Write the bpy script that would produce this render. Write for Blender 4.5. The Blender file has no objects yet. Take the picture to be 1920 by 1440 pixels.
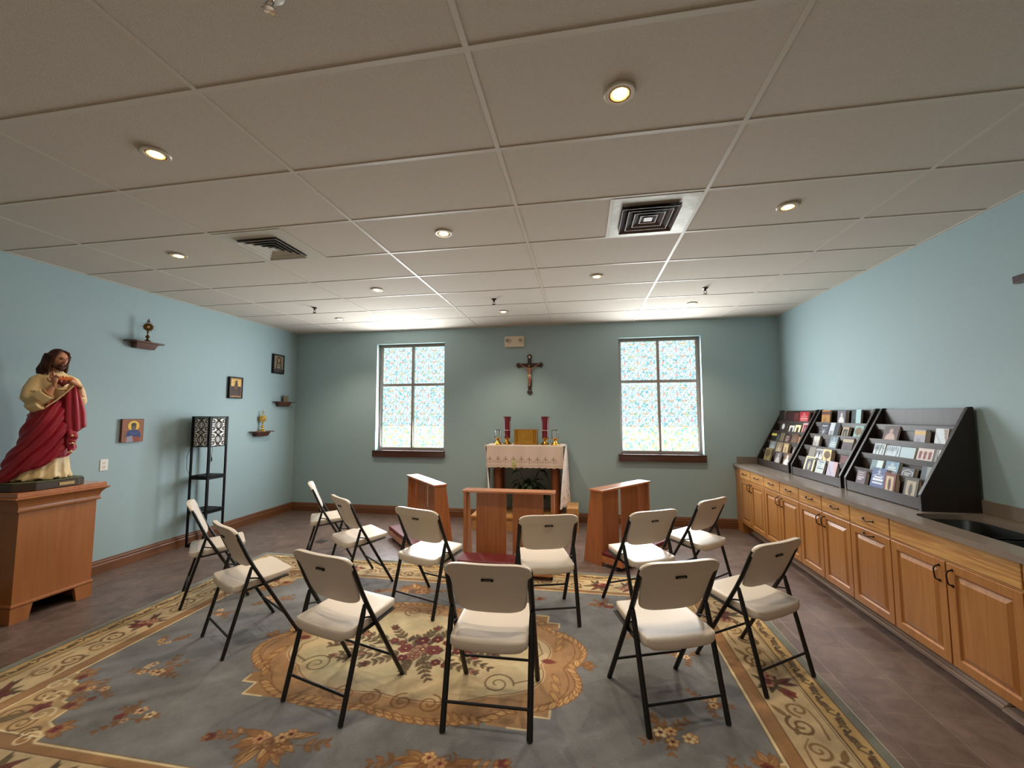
import bpy, math, random
import numpy as np
from mathutils import Vector, Matrix
rnd = random.Random(7)
PI = math.pi
S = bpy.context.scene
C = bpy.context.scene.collection

# ------------------------------------------------------------------ camera
XL, XR, YB, YF, H = -4.493, 3.224, 4.934, -3.4, 3.035
cam_d = bpy.data.cameras.new('camera')
cam = bpy.data.objects.new('camera', cam_d); C.objects.link(cam)
yaw, pitch, roll = 0.1694, 0.0742, -0.0016
fw = Vector((-math.sin(yaw)*math.cos(pitch), math.cos(yaw)*math.cos(pitch), math.sin(pitch)))
rt = Vector((math.cos(yaw), math.sin(yaw), 0)); up = rt.cross(fw)
r2 = rt*math.cos(roll) + up*math.sin(roll); u2 = -rt*math.sin(roll) + up*math.cos(roll)
cam.matrix_world = Matrix(((r2.x, u2.x, -fw.x, 0.4219), (r2.y, u2.y, -fw.y, -1.4273),
                           (r2.z, u2.z, -fw.z, 1.6239), (0, 0, 0, 1)))
cam_d.sensor_fit = 'HORIZONTAL'; cam_d.sensor_width = 36.0; cam_d.lens = 764.2/1920*36.0
cam_d.clip_start = 0.02
S.camera = cam

# ------------------------------------------------------------------ exposure, world, daylight
S.view_settings.view_transform = 'Standard'; S.view_settings.look = 'None'
S.view_settings.gamma = 1.0; S.view_settings.use_curve_mapping = False
S.view_settings.exposure = 0.12
S.cycles.use_denoising = True
S.cycles.max_bounces = 8; S.cycles.diffuse_bounces = 5; S.cycles.transparent_max_bounces = 12
S.cycles.sample_clamp_indirect = 6.0
S.cycles.caustics_reflective = False; S.cycles.caustics_refractive = False
W = bpy.data.worlds.new('sky'); S.world = W; W.use_nodes = True
wn = W.node_tree; wn.nodes.clear()
wo = wn.nodes.new('ShaderNodeOutputWorld'); wb = wn.nodes.new('ShaderNodeBackground')
wt = wn.nodes.new('ShaderNodeTexCoord'); wx = wn.nodes.new('ShaderNodeSeparateXYZ'); wr = wn.nodes.new('ShaderNodeValToRGB')
wn.links.new(wt.outputs['Generated'], wx.inputs[0]); wn.links.new(wx.outputs['Z'], wr.inputs[0])
wr.color_ramp.elements[0].position = 0.0; wr.color_ramp.elements[0].color = (0.95, 0.97, 1.0, 1)
wr.color_ramp.elements[1].position = 0.6; wr.color_ramp.elements[1].color = (0.86, 0.93, 1.0, 1)
wn.links.new(wr.outputs[0], wb.inputs[0]); wb.inputs[1].default_value = 1.12
wn.links.new(wb.outputs[0], wo.inputs[0])

def area(name, loc, rot, sx, sy, power, col, portal=False):
    l = bpy.data.lights.new(name, 'AREA'); l.shape = 'RECTANGLE'; l.size = sx; l.size_y = sy
    l.energy = power; l.color = col
    if portal: l.cycles.is_portal = True
    o = bpy.data.objects.new(name, l); C.objects.link(o); o.location = loc; o.rotation_euler = rot
    return o
# daylight entering through the two stained windows, and sun on the lawn beyond
area('window_daylight', (-2.383, YB+0.085, 1.925), (-PI/2+0.045, 0, 0), 1.12, 1.66, 86, (0.93, 0.965, 1.0))
area('window_daylight', (1.577, YB+0.085, 1.908), (-PI/2+0.045, 0, 0), 1.11, 1.65, 74, (0.93, 0.965, 1.0))
sun = bpy.data.objects.new('sun', bpy.data.lights.new('sun', 'SUN')); C.objects.link(sun)
sun.data.energy = 6.5; sun.data.color = (1.0, 0.97, 0.88); sun.rotation_euler = (math.radians(32), 0, 0)
# broad warm fill added behind the camera, in front of a closed wall
area('added_fill_light', (-0.4, YF+0.06, 1.45), (PI/2, 0, 0), 4.2, 2.3, 11, (1.0, 0.86, 0.70))

# ------------------------------------------------------------------ helpers
def lin(c):
    return tuple((x/12.92 if x <= 0.04045 else ((x+0.055)/1.055)**2.4) for x in (v/255.0 for v in c))
MATS = {}
def mat(name, col, rough=0.5, metal=0.0, spec=0.5, noise=None, bump=None, coat=0.0, trans=0.0, emit=None, estr=0.0, vcol=None, sub=0.0, sheen=0.0):
    """noise=(scale, amount, col2)  bump=(scale, strength)"""
    if name in MATS: return MATS[name]
    m = bpy.data.materials.new(name); m.use_nodes = True
    nt = m.node_tree; b = nt.nodes['Principled BSDF']
    b.inputs['Base Color'].default_value = (*lin(col), 1)
    b.inputs['Roughness'].default_value = rough; b.inputs['Metallic'].default_value = metal
    b.inputs['Specular IOR Level'].default_value = spec
    b.inputs['Coat Weight'].default_value = coat; b.inputs['Coat Roughness'].default_value = 0.12
    b.inputs['Transmission Weight'].default_value = trans
    b.inputs['Sheen Weight'].default_value = sheen
    if emit: b.inputs['Emission Color'].default_value = (*lin(emit), 1); b.inputs['Emission Strength'].default_value = estr
    tc = nt.nodes.new('ShaderNodeTexCoord')
    src = None
    if vcol:
        a = nt.nodes.new('ShaderNodeVertexColor'); a.layer_name = vcol; src = a.outputs['Color']
        nt.links.new(src, b.inputs['Base Color'])
    if noise:
        n = nt.nodes.new('ShaderNodeTexNoise'); n.inputs['Scale'].default_value = noise[0]; n.inputs['Detail'].default_value = 5
        nt.links.new(tc.outputs['Object'], n.inputs['Vector'])
        r = nt.nodes.new('ShaderNodeValToRGB'); r.color_ramp.elements[0].position = 0.3; r.color_ramp.elements[1].position = 0.7
        nt.links.new(n.outputs['Fac'], r.inputs['Fac'])
        mx = nt.nodes.new('ShaderNodeMix'); mx.data_type = 'RGBA'
        mm = nt.nodes.new('ShaderNodeMath'); mm.operation = 'MULTIPLY'; mm.inputs[1].default_value = noise[1]
        nt.links.new(r.outputs['Color'], mm.inputs[0]); nt.links.new(mm.outputs[0], mx.inputs['Factor'])
        if src: nt.links.new(src, mx.inputs[6])
        else: mx.inputs[6].default_value = (*lin(col), 1)
        mx.inputs[7].default_value = (*lin(noise[2]), 1)
        nt.links.new(mx.outputs[2], b.inputs['Base Color'])
    if bump:
        n = nt.nodes.new('ShaderNodeTexNoise'); n.inputs['Scale'].default_value = bump[0]; n.inputs['Detail'].default_value = 4
        nt.links.new(tc.outputs['Object'], n.inputs['Vector'])
        bp = nt.nodes.new('ShaderNodeBump'); bp.inputs['Strength'].default_value = bump[1]; bp.inputs['Distance'].default_value = 0.01
        nt.links.new(n.outputs['Fac'], bp.inputs['Height']); nt.links.new(bp.outputs[0], b.inputs['Normal'])
    MATS[name] = m; return m
def wood(name, c1, c2, axis='Z', scale=1.0, rough=0.4, coat=0.0, contrast=1.0):
    """streaky grain that runs along one object axis"""
    if name in MATS: return MATS[name]
    m = bpy.data.materials.new(name); m.use_nodes = True
    nt = m.node_tree; b = nt.nodes['Principled BSDF']
    tc = nt.nodes.new('ShaderNodeTexCoord'); mp = nt.nodes.new('ShaderNodeMapping')
    sc = [26*scale, 26*scale, 26*scale]; sc['XYZ'.index(axis)] = 1.6*scale
    mp.inputs['Scale'].default_value = sc
    nt.links.new(tc.outputs['Object'], mp.inputs[0])
    n = nt.nodes.new('ShaderNodeTexNoise'); n.inputs['Scale'].default_value = 1.0; n.inputs['Detail'].default_value = 6
    n.inputs['Distortion'].default_value = 1.4
    nt.links.new(mp.outputs[0], n.inputs['Vector'])
    r = nt.nodes.new('ShaderNodeValToRGB'); r.color_ramp.elements[0].position = 0.5-0.22/contrast; r.color_ramp.elements[1].position = 0.5+0.22/contrast
    r.color_ramp.elements[0].color = (*lin(c2), 1); r.color_ramp.elements[1].color = (*lin(c1), 1)
    nt.links.new(n.outputs['Fac'], r.inputs['Fac']); nt.links.new(r.outputs['Color'], b.inputs['Base Color'])
    b.inputs['Roughness'].default_value = rough; b.inputs['Coat Weight'].default_value = coat; b.inputs['Coat Roughness'].default_value = 0.15
    bp = nt.nodes.new('ShaderNodeBump'); bp.inputs['Strength'].default_value = 0.12; bp.inputs['Distance'].default_value = 0.004
    nt.links.new(n.outputs['Fac'], bp.inputs['Height']); nt.links.new(bp.outputs[0], b.inputs['Normal'])
    MATS[name] = m; return m

class MB:
    """collects shapes and links them as one mesh object"""
    def __init__(s): s.v = []; s.f = []; s.m = []; s.sm = []
    def add(s, vs, fs, mi=0, smooth=False, M=None):
        o = len(s.v)
        s.v += [tuple(M @ Vector(v)) for v in vs] if M is not None else [tuple(v) for v in vs]
        for f in fs: s.f.append(tuple(i+o for i in f)); s.m.append(mi); s.sm.append(smooth)
        return s
    def box(s, x0, x1, y0, y1, z0, z1, mi=0, M=None):
        x0, x1 = min(x0, x1), max(x0, x1); y0, y1 = min(y0, y1), max(y0, y1); z0, z1 = min(z0, z1), max(z0, z1)
        return s.add([(x0,y0,z0),(x1,y0,z0),(x1,y1,z0),(x0,y1,z0),(x0,y0,z1),(x1,y0,z1),(x1,y1,z1),(x0,y1,z1)],
              [(0,3,2,1),(4,5,6,7),(0,1,5,4),(1,2,6,5),(2,3,7,6),(3,0,4,7)], mi, False, M)
    def prism(s, poly, axis, a, b, mi=0, M=None, smooth=False):
        """poly in the two other axes (x,y)/(x,z)/(y,z) order"""
        def P(p, t): return {'X': (t,p[0],p[1]), 'Y': (p[0],t,p[1]), 'Z': (p[0],p[1],t)}[axis]
        ar = sum(poly[i][0]*poly[(i+1)%len(poly)][1]-poly[(i+1)%len(poly)][0]*poly[i][1] for i in range(len(poly)))
        if (ar < 0) != (axis == 'Y'): poly = poly[::-1]
        if a > b: a, b = b, a
        n = len(poly)
        fs = [tuple(range(n-1, -1, -1)), tuple(range(n, 2*n))] + [(i, (i+1) % n, n+(i+1) % n, n+i) for i in range(n)]
        return s.add([P(p, a) for p in poly]+[P(p, b) for p in poly], fs, mi, smooth, M)
    def tube(s, pts, r, n=8, mi=0, M=None, flat=None, closed=False, ref=None):
        """r: number or list; flat=(a,b) scales the section; ref: up reference"""
        pts = [Vector(p) for p in pts]; k = len(pts)
        rs = r if isinstance(r, (list, tuple)) else [r]*k
        vs = []; up0 = None
        for i, p in enumerate(pts):
            if closed: t = pts[(i+1) % k]-pts[i-1]
            else: t = pts[min(i+1, k-1)]-pts[max(i-1, 0)]
            t = t.normalized() if t.length > 1e-9 else Vector((0,0,1))
            if up0 is None:
                up0 = Vector(ref) if ref else (Vector((0,0,1)) if abs(t.z) < 0.9 else Vector((1,0,0)))
            a = t.cross(up0)
            if a.length < 1e-6: a = t.orthogonal()
            a.normalize(); b = a.cross(t).normalized()
            if not ref: up0 = b
            fa, fb = flat if flat else (1, 1)
            for j in range(n):
                q = 2*PI*(j+0.5)/n
                vs.append(p + a*math.cos(q)*rs[i]*fa + b*math.sin(q)*rs[i]*fb)
        fs = []
        for i in range(k if closed else k-1):
            for j in range(n):
                i2 = (i+1) % k
                fs.append((i*n+j, i*n+(j+1) % n, i2*n+(j+1) % n, i2*n+j))
        if not closed: fs += [tuple(range(n-1, -1, -1)), tuple(range((k-1)*n, k*n))]
        return s.add(vs, fs, mi, n > 5, M)
    def lathe(s, prof, n=24, c=(0,0,0), mi=0, M=None, axis='Z', closed=False):
        """prof: [(radius, height)...]"""
        vs = []; k = len(prof)
        for r, z in prof:
            for j in range(n):
                a = 2*PI*j/n; x, y = r*math.cos(a), r*math.sin(a)
                vs.append({'Z': (c[0]+x,c[1]+y,c[2]+z), 'Y': (c[0]+x,c[1]+z,c[2]+y), 'X': (c[0]+z,c[1]+x,c[2]+y)}[axis])
        fs = []
        for i in range(k if closed else k-1):
            i2 = (i+1) % k
            for j in range(n):
                q = (i*n+j, i*n+(j+1) % n, i2*n+(j+1) % n, i2*n+j)
                fs.append(q if axis != 'Y' else q[::-1])
        if not closed:
            a, b = tuple(range(n-1, -1, -1)), tuple(range((k-1)*n, k*n))
            if prof[0][0] > 1e-6: fs.append(a if axis != 'Y' else a[::-1])
            if prof[-1][0] > 1e-6: fs.append(b if axis != 'Y' else b[::-1])
        return s.add(vs, fs, mi, True, M)
    def ell(s, c, r, n=14, m=10, mi=0, M=None):
        vs = []
        for i in range(m+1):
            t = PI*i/m
            for j in range(n):
                a = 2*PI*j/n
                vs.append((c[0]+r[0]*math.sin(t)*math.cos(a), c[1]+r[1]*math.sin(t)*math.sin(a), c[2]-r[2]*math.cos(t)))
        fs = [(i*n+j, i*n+(j+1) % n, (i+1)*n+(j+1) % n, (i+1)*n+j) for i in range(m) for j in range(n)]
        return s.add(vs, fs, mi, True, M)
    def grid(s, P, nu, nv, mi=0, closed_u=False, smooth=True):
        """P(u,v)->xyz with u,v in 0..1"""
        vs = [P(i/(nu-1 if not closed_u else nu), j/(nv-1)) for j in range(nv) for i in range(nu)]
        fs = []
        for j in range(nv-1):
            for i in range(nu if closed_u else nu-1):
                i2 = (i+1) % nu
                fs.append((j*nu+i, j*nu+i2, (j+1)*nu+i2, (j+1)*nu+i))
        return s.add(vs, fs, mi, smooth)
    def build(s, name, mats, parent=None, loc=None, rotz=0, bevel=0, seg=2, sub=0, solid=0, remesh=0, rot=None):
        me = bpy.data.meshes.new(name); me.from_pydata(s.v, [], s.f)
        if not isinstance(mats, (list, tuple)): mats = [mats]
        for m in mats: me.materials.append(m)
        me.polygons.foreach_set('material_index', s.m); me.polygons.foreach_set('use_smooth', s.sm)
        me.update()
        if any(s.sm) and not sub and not remesh:
            try: me.set_sharp_from_angle(angle=math.radians(42))
            except Exception: pass
        o = bpy.data.objects.new(name, me); C.objects.link(o)
        if parent: o.parent = parent
        if loc: o.location = loc
        if rotz: o.rotation_euler = (0, 0, rotz)
        if rot: o.rotation_euler = rot
        if remesh:
            md = o.modifiers.new('fuse', 'REMESH'); md.mode = 'VOXEL'; md.voxel_size = remesh; md.use_smooth_shade = True
            ms = o.modifiers.new('soft', 'SMOOTH'); ms.iterations = 2; ms.factor = 0.5
        if solid:
            md = o.modifiers.new('thick', 'SOLIDIFY'); md.thickness = solid; md.offset = 0
        if bevel:
            md = o.modifiers.new('bevel', 'BEVEL'); md.width = bevel; md.segments = seg; md.limit_method = 'ANGLE'; md.angle_limit = math.radians(35)
            md.harden_normals = False
        if sub:
            md = o.modifiers.new('sub', 'SUBSURF'); md.levels = sub; md.render_levels = sub
        return o
def tag(o, label, cat, group=None, kind=None):
    o['label'] = label; o['category'] = cat
    if group: o['group'] = group
    if kind: o['kind'] = kind
    return o
def thing(name, label, cat, loc=(0,0,0), rotz=0, group=None):
    o = bpy.data.objects.new(name, None); C.objects.link(o); o.empty_display_size = 0.1
    o.location = loc; o.rotation_euler = (0, 0, rotz)
    return tag(o, label, cat, group)
def struct(o, label=None):
    o['kind'] = 'structure'
    if label: o['label'] = label
    return o
def dup(root, loc, rotz, label, group=None):
    r = root.copy(); C.objects.link(r); r.location = loc; r.rotation_euler = (0, 0, rotz); r['label'] = label
    if group: r['group'] = group
    for ch in list(root.children):
        c = ch.copy(); C.objects.link(c); c.parent = r
        for g in list(ch.children):
            d = g.copy(); C.objects.link(d); d.parent = c
    return r
def Rz(a): return Matrix.Rotation(a, 4, 'Z')
def T(x, y, z): return Matrix.Translation((x, y, z))

# ------------------------------------------------------------------ painted patterns (rugs, icons, covers, glass film)
class Pic:
    """a small raster in metres that is stored as point colours of a mesh"""
    def __init__(s, w, h, res, base):
        s.w, s.h, s.res = w, h, res
        s.nx, s.ny = max(2, int(round(w/res))+1), max(2, int(round(h/res))+1)
        s.a = np.zeros((s.ny, s.nx, 3)); s.a[:] = base
        s.X, s.Y = np.meshgrid(np.linspace(0, w, s.nx), np.linspace(0, h, s.ny))
    def win(s, x0, x1, y0, y1):
        i0 = max(0, int((x0)/s.w*(s.nx-1))-1); i1 = min(s.nx, int((x1)/s.w*(s.nx-1))+3)
        j0 = max(0, int((y0)/s.h*(s.ny-1))-1); j1 = min(s.ny, int((y1)/s.h*(s.ny-1))+3)
        return slice(j0, max(j0, j1)), slice(i0, max(i0, i1))
    def put(s, sl, al, col):
        al = np.clip(al, 0, 1)[..., None]; s.a[sl] = s.a[sl]*(1-al) + np.array(col, float)*al
    def poly(s, pts, col, alpha=1.0):
        xs = [p[0] for p in pts]; ys = [p[1] for p in pts]; sl = s.win(min(xs), max(xs), min(ys), max(ys))
        X, Y = s.X[sl], s.Y[sl]
        if X.size == 0: return
        ins = np.zeros(X.shape, bool); n = len(pts)
        for i in range(n):
            x1, y1 = pts[i]; x2, y2 = pts[(i+1) % n]
            if y1 == y2: continue
            c = (y1 > Y) != (y2 > Y)
            ins ^= c & (X < (x2-x1)*(Y-y1)/(y2-y1)+x1)
        s.put(sl, ins*alpha, col)
    def rect(s, x0, x1, y0, y1, col, alpha=1.0):
        sl = s.win(x0, x1, y0, y1); X, Y = s.X[sl], s.Y[sl]
        s.put(sl, ((X >= x0) & (X <= x1) & (Y >= y0) & (Y <= y1))*alpha, col)
    def disc(s, cx, cy, rx, ry, col, alpha=1.0, ang=0):
        R = max(rx, ry); sl = s.win(cx-R, cx+R, cy-R, cy+R); X, Y = s.X[sl]-cx, s.Y[sl]-cy
        c, q = math.cos(ang), math.sin(ang); u = X*c+Y*q; v = -X*q+Y*c
        d = (1-np.sqrt((u/rx)**2+(v/ry)**2))*min(rx, ry)
        s.put(sl, np.clip(d/s.res+0.5, 0, 1)*alpha, col)
    def line(s, pts, w, col, alpha=1.0, closed=False):
        """stroke; w number or (w0,w1)"""
        w0, w1 = (w, w) if not isinstance(w, (tuple, list)) else w
        n = len(pts); m = n if closed else n-1; W_ = max(w0, w1)+s.res
        xs = [p[0] for p in pts]; ys = [p[1] for p in pts]
        sl = s.win(min(xs)-W_, max(xs)+W_, min(ys)-W_, max(ys)+W_); X, Y = s.X[sl], s.Y[sl]
        if X.size == 0: return
        best = np.full(X.shape, -9.0)
        for i in range(m):
            x1, y1 = pts[i]; x2, y2 = pts[(i+1) % n]; dx, dy = x2-x1, y2-y1; L = dx*dx+dy*dy+1e-12
            t = np.clip(((X-x1)*dx+(Y-y1)*dy)/L, 0, 1); d = np.hypot(X-x1-t*dx, Y-y1-t*dy)
            f = (i+t)/m; best = np.maximum(best, (w0+(w1-w0)*f)/2-d)
        s.put(sl, np.clip(best/s.res+0.5, 0, 1)*alpha, col)
    def leaf(s, x, y, ang, ln, wd, col, edge=None, alpha=1.0):
        P = []
        for k in range(9):
            t = k/8; P.append((t, math.sin(PI*t**0.8)*0.5))
        c, q = math.cos(ang), math.sin(ang)
        f = lambda a, b: (x+a*ln*c-b*wd*q, y+a*ln*q+b*wd*c)
        pts = [f(a, b) for a, b in P]+[f(a, -b) for a, b in P[::-1]]
        s.poly(pts, col, alpha)
        if edge is not None: s.line(pts, s.res*1.3, edge, 0.8, True); s.line([f(0, 0), f(0.85, 0)], s.res, edge, 0.7)
    def spiral(s, x, y, r, turns, a0, w, col, sgn=1):
        pts = []
        for k in range(int(16*turns)+1):
            t = k/(16*turns); a = a0+sgn*2*PI*turns*t; q = r*(1-0.86*t)
            pts.append((x+q*math.cos(a), y+q*math.sin(a)))
        s.line(pts, (w, w*0.7), col)
        return pts[0]
    def flower(s, x, y, r, petal, heart, n=5, edge=None, a0=0.3):
        for k in range(n):
            a = a0+2*PI*k/n
            if edge is not None: s.disc(x+0.55*r*math.cos(a), y+0.55*r*math.sin(a), r*0.54, r*0.44, edge, 1, a)
            s.disc(x+0.55*r*math.cos(a), y+0.55*r*math.sin(a), r*0.46, r*0.36, petal, 1, a)
        s.disc(x, y, r*0.3, r*0.3, heart)
    def lin(s):
        c = np.clip(s.a/255.0, 0, 1)
        return np.where(c <= 0.04045, c/12.92, ((c+0.055)/1.055)**2.4)
def painted(name, pic, P, material, parent=None, thick=0.0):
    """grid mesh carrying the picture; P(u,v,X,Y) arrays -> (x,y,z) arrays"""
    nx, ny = pic.nx, pic.ny
    x, y, z = P(pic.X, pic.Y)
    co = np.stack([x, y, z], -1).reshape(-1, 3).astype(np.float32)
    I = np.arange(nx*ny).reshape(ny, nx)
    F = np.stack([I[:-1, :-1], I[:-1, 1:], I[1:, 1:], I[1:, :-1]], -1).reshape(-1, 4).astype(np.int32)
    me = bpy.data.meshes.new(name); me.vertices.add(len(co)); me.vertices.foreach_set('co', co.ravel())
    me.loops.add(F.size); me.loops.foreach_set('vertex_index', F.ravel())
    me.polygons.add(len(F)); me.polygons.foreach_set('loop_start', np.arange(0, F.size, 4, dtype=np.int32))
    me.update(calc_edges=True); me.validate()
    me.polygons.foreach_set('use_smooth', np.ones(len(F), bool))
    at = me.color_attributes.new('paint', 'FLOAT_COLOR', 'POINT')
    rgba = np.ones((nx*ny, 4), np.float32); rgba[:, :3] = pic.lin().reshape(-1, 3)
    at.data.foreach_set('color', rgba.ravel())
    me.materials.append(material)
    o = bpy.data.objects.new(name, me); C.objects.link(o)
    if parent: o.parent = parent
    if thick:
        md = o.modifiers.new('thick', 'SOLIDIFY'); md.thickness = thick; md.offset = 0
    return o

# ------------------------------------------------------------------ materials
M_wall = mat('painted_wall', (158, 182, 186), 0.62, noise=(1.3, 0.25, (151, 175, 181)), bump=(260, 0.10))
M_ceil = mat('ceiling_tile', (204, 195, 183), 0.9, noise=(90, 0.5, (192, 183, 171)), bump=(300, 0.2))
M_tee = mat('ceiling_tee', (204, 196, 184), 0.5)
M_oak = wood('honey_oak', (208, 158, 92), (168, 114, 60), 'Y', 1.3, 0.36, 0.2, 1.3)
M_oakv = wood('honey_oak_upright', (180, 124, 66), (162, 106, 54), 'Z', 0.9, 0.34, 0.3)
M_kneel = wood('amber_wood', (176, 112, 68), (154, 94, 56), 'Z', 0.8, 0.34, 0.3)
M_kneelx = wood('amber_wood_flat', (192, 122, 76), (168, 100, 60), 'X', 0.8, 0.25, 1.0); M_kneelx.node_tree.nodes['Principled BSDF'].inputs['Coat Roughness'].default_value = 0.27
M_ped = wood('pedestal_wood', (168, 106, 56), (154, 92, 46), 'Z', 0.7, 0.42, 0.2)
M_base = wood('baseboard_wood', (122, 78, 48), (98, 60, 36), 'Y', 0.9, 0.45, 0.05)
M_basex = wood('baseboard_wood_x', (122, 78, 48), (98, 60, 36), 'X', 0.9, 0.45, 0.05)
M_sill = wood('sill_wood', (84, 48, 34), (60, 32, 24), 'X', 0.9, 0.35, 0.3)
M_walnut = wood('dark_walnut', (40, 29, 25), (26, 18, 15), 'Z', 0.8, 0.5, 0.05)
M_walnuty = wood('dark_walnut_flat', (58, 44, 37), (38, 28, 24), 'Z', 0.8, 0.5, 0.05)
M_pine = wood('pale_pine', (206, 158, 100), (178, 128, 74), 'X', 0.8, 0.4, 0.2)
M_log = wood('altar_post_wood', (146, 88, 48), (112, 60, 32), 'Z', 0.7, 0.45, 0.1)
M_counter = mat('counter_top', (134, 122, 112), 0.24, noise=(240, 0.5, (118, 106, 96)), spec=0.6)
M_white = mat('chair_plastic', (206, 195, 182), 0.38, bump=(900, 0.08))
M_black = mat('black_frame_metal', (20, 18, 18), 0.42, 0.0, spec=0.35)
M_blackp = mat('black_lacquer', (17, 16, 17), 0.5, spec=0.2)
M_bronze = mat('dark_bronze', (52, 34, 28), 0.35, 0.7)
M_brass = mat('polished_brass', (214, 164, 74), 0.2, 1.0)
M_gold = mat('gold_plate', (190, 146, 66), 0.3, 1.0, bump=(60, 0.25))
M_steel = mat('sink_steel', (112, 114, 112), 0.3, 1.0)
M_chrome = mat('chrome', (205, 205, 205), 0.12, 1.0)
M_alu = mat('window_aluminium', (150, 136, 130), 0.5, 0.0)
M_plate = mat('ivory_plastic', (226, 214, 196), 0.4)
M_paint = mat('painted_cover', (255, 255, 255), 0.55, vcol='paint', spec=0.2)
M_gloss = mat('glossy_cover', (255, 255, 255), 0.5, vcol='paint', spec=0.25)
M_page = mat('book_pages', (206, 196, 176), 0.8)
M_cloth = mat('lace_cloth', (255, 255, 255), 0.85, vcol='paint', bump=(160, 0.35), sheen=0.2)
M_pad = mat('maroon_vinyl', (104, 34, 38), 0.42, bump=(40, 0.15))
M_leaf = mat('lily_leaf', (28, 44, 24), 0.4, noise=(14, 0.6, (40, 60, 32)))
M_shadow = mat('dark_recess', (16, 14, 13), 0.8)
# ------------------------------------------------------------------ room shell
def floor_mat():
    m = bpy.data.materials.new('slate_tile'); m.use_nodes = True; nt = m.node_tree; b = nt.nodes['Principled BSDF']
    tc = nt.nodes.new('ShaderNodeTexCoord'); mp = nt.nodes.new('ShaderNodeMapping')
    mp.inputs['Location'].default_value = (-2.258, -1.232, 0)
    nt.links.new(tc.outputs['Object'], mp.inputs[0])
    br = nt.nodes.new('ShaderNodeTexBrick'); br.offset = 0.0; br.squash = 1.0
    br.inputs['Scale'].default_value = 1.0; br.inputs['Brick Width'].default_value = 0.322; br.inputs['Row Height'].default_value = 0.322
    br.inputs['Mortar Size'].default_value = 0.0032; br.inputs['Mortar Smooth'].default_value = 0.3
    br.inputs['Color1'].default_value = (*lin((116, 99, 91)), 1); br.inputs['Color2'].default_value = (*lin((104, 87, 80)), 1)
    br.inputs['Mortar'].default_value = (*lin((126, 110, 100)), 1)
    nt.links.new(mp.outputs[0], br.inputs['Vector'])
    n = nt.nodes.new('ShaderNodeTexNoise'); n.inputs['Scale'].default_value = 7; n.inputs['Detail'].default_value = 8; n.inputs['Roughness'].default_value = 0.65; n.inputs['Distortion'].default_value = 0.8
    nt.links.new(tc.outputs['Object'], n.inputs['Vector'])
    r = nt.nodes.new('ShaderNodeValToRGB'); r.color_ramp.elements[0].position = 0.32; r.color_ramp.elements[1].position = 0.7
    r.color_ramp.elements[0].color = (0.45, 0.42, 0.42, 1); r.color_ramp.elements[1].color = (1.15, 1.1, 1.06, 1)
    nt.links.new(n.outputs['Fac'], r.inputs[0])
    mx = nt.nodes.new('ShaderNodeMix'); mx.data_type = 'RGBA'; mx.blend_type = 'MULTIPLY'; mx.inputs['Factor'].default_value = 0.85
    nt.links.new(br.outputs['Color'], mx.inputs[6]); nt.links.new(r.outputs[0], mx.inputs[7]); nt.links.new(mx.outputs[2], b.inputs['Base Color'])
    b.inputs['Roughness'].default_value = 0.36; b.inputs['Specular IOR Level'].default_value = 0.55
    bp = nt.nodes.new('ShaderNodeBump'); bp.inputs['Strength'].default_value = 0.35; bp.inputs['Distance'].default_value = 0.01
    ad = nt.nodes.new('ShaderNodeMath'); ad.operation = 'SUBTRACT'
    nt.links.new(n.outputs['Fac'], ad.inputs[0]); nt.links.new(br.outputs['Fac'], ad.inputs[1])
    nt.links.new(ad.outputs[0], bp.inputs['Height']); nt.links.new(bp.outputs[0], b.inputs['Normal'])
    return m
struct(MB().box(XL-0.2, XR+0.2, YF-0.2, YB+0.26, -0.1, 0).build('floor', floor_mat()))
struct(MB().box(XL-0.2, XR+0.2, YF-0.2, YB+0.26, H+0.003, H+0.1).build('ceiling', M_ceil))
struct(MB().box(XL-0.2, XL, YF-0.2, YB+0.26, 0, H+0.05).build('wall_left', M_wall))
struct(MB().box(XR, XR+0.2, YF-0.2, YB+0.26, 0, H+0.05).build('wall_right', M_wall))
struct(MB().box(XL, XR, YF-0.2, YF, 0, H+0.05).build('wall_front', mat('warm_wall', (206, 190, 168), 0.7)))
WIN = [(-2.98, -1.786, 1.035, 2.808), (0.986, 2.168, 1.03, 2.786)]
wbk = MB(); xs = [XL, WIN[0][0], WIN[0][1], WIN[1][0], WIN[1][1], XR]
for i in (0, 2, 4): wbk.box(xs[i], xs[i+1], YB, YB+0.24, 0, H+0.05)
for w in WIN:
    wbk.box(w[0], w[1], YB, YB+0.24, 0, w[2]); wbk.box(w[0], w[1], YB, YB+0.24, w[3], H+0.05)
struct(wbk.build('wall_back', M_wall))
# hall lawn outside
M_lawn = mat('lawn_grass', (196, 210, 168), 0.9, noise=(1.5, 0.7, (206, 216, 180)))
g = struct(MB().box(-30, 30, YB+0.3, 60, -0.3, -0.2).build('lawn', M_lawn), 'mown lawn outside the windows')
# wall angle of the suspended ceiling and its tee grid
t = MB(); k = 1.2192; q = 0.012
for i in range(-3, 3):
    t.box(i*k-q, i*k+q, YF, YB, H-0.0012, H+0.0025)
for j in range(-5, 9):
    t.box(XL, XR, j*k/2-q, j*k/2+q, H-0.001, H+0.0025)
t.box(XL, XL+0.02, YF, YB, H-0.003, H+0.006); t.box(XR-0.02, XR, YF, YB, H-0.003, H+0.006); t.box(XL, XR, YB-0.02, YB, H-0.003, H+0.006)
t.box(0.628, 0.65, 2*k/2+q, 3*k/2-q, H-0.003, H+0.006); t.box(-1.838, -1.82, 2*k/2+q, 3*k/2-q, H-0.003, H+0.006)
struct(t.build('trim_1', M_tee), 'pale metal grid of the suspended ceiling')
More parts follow.
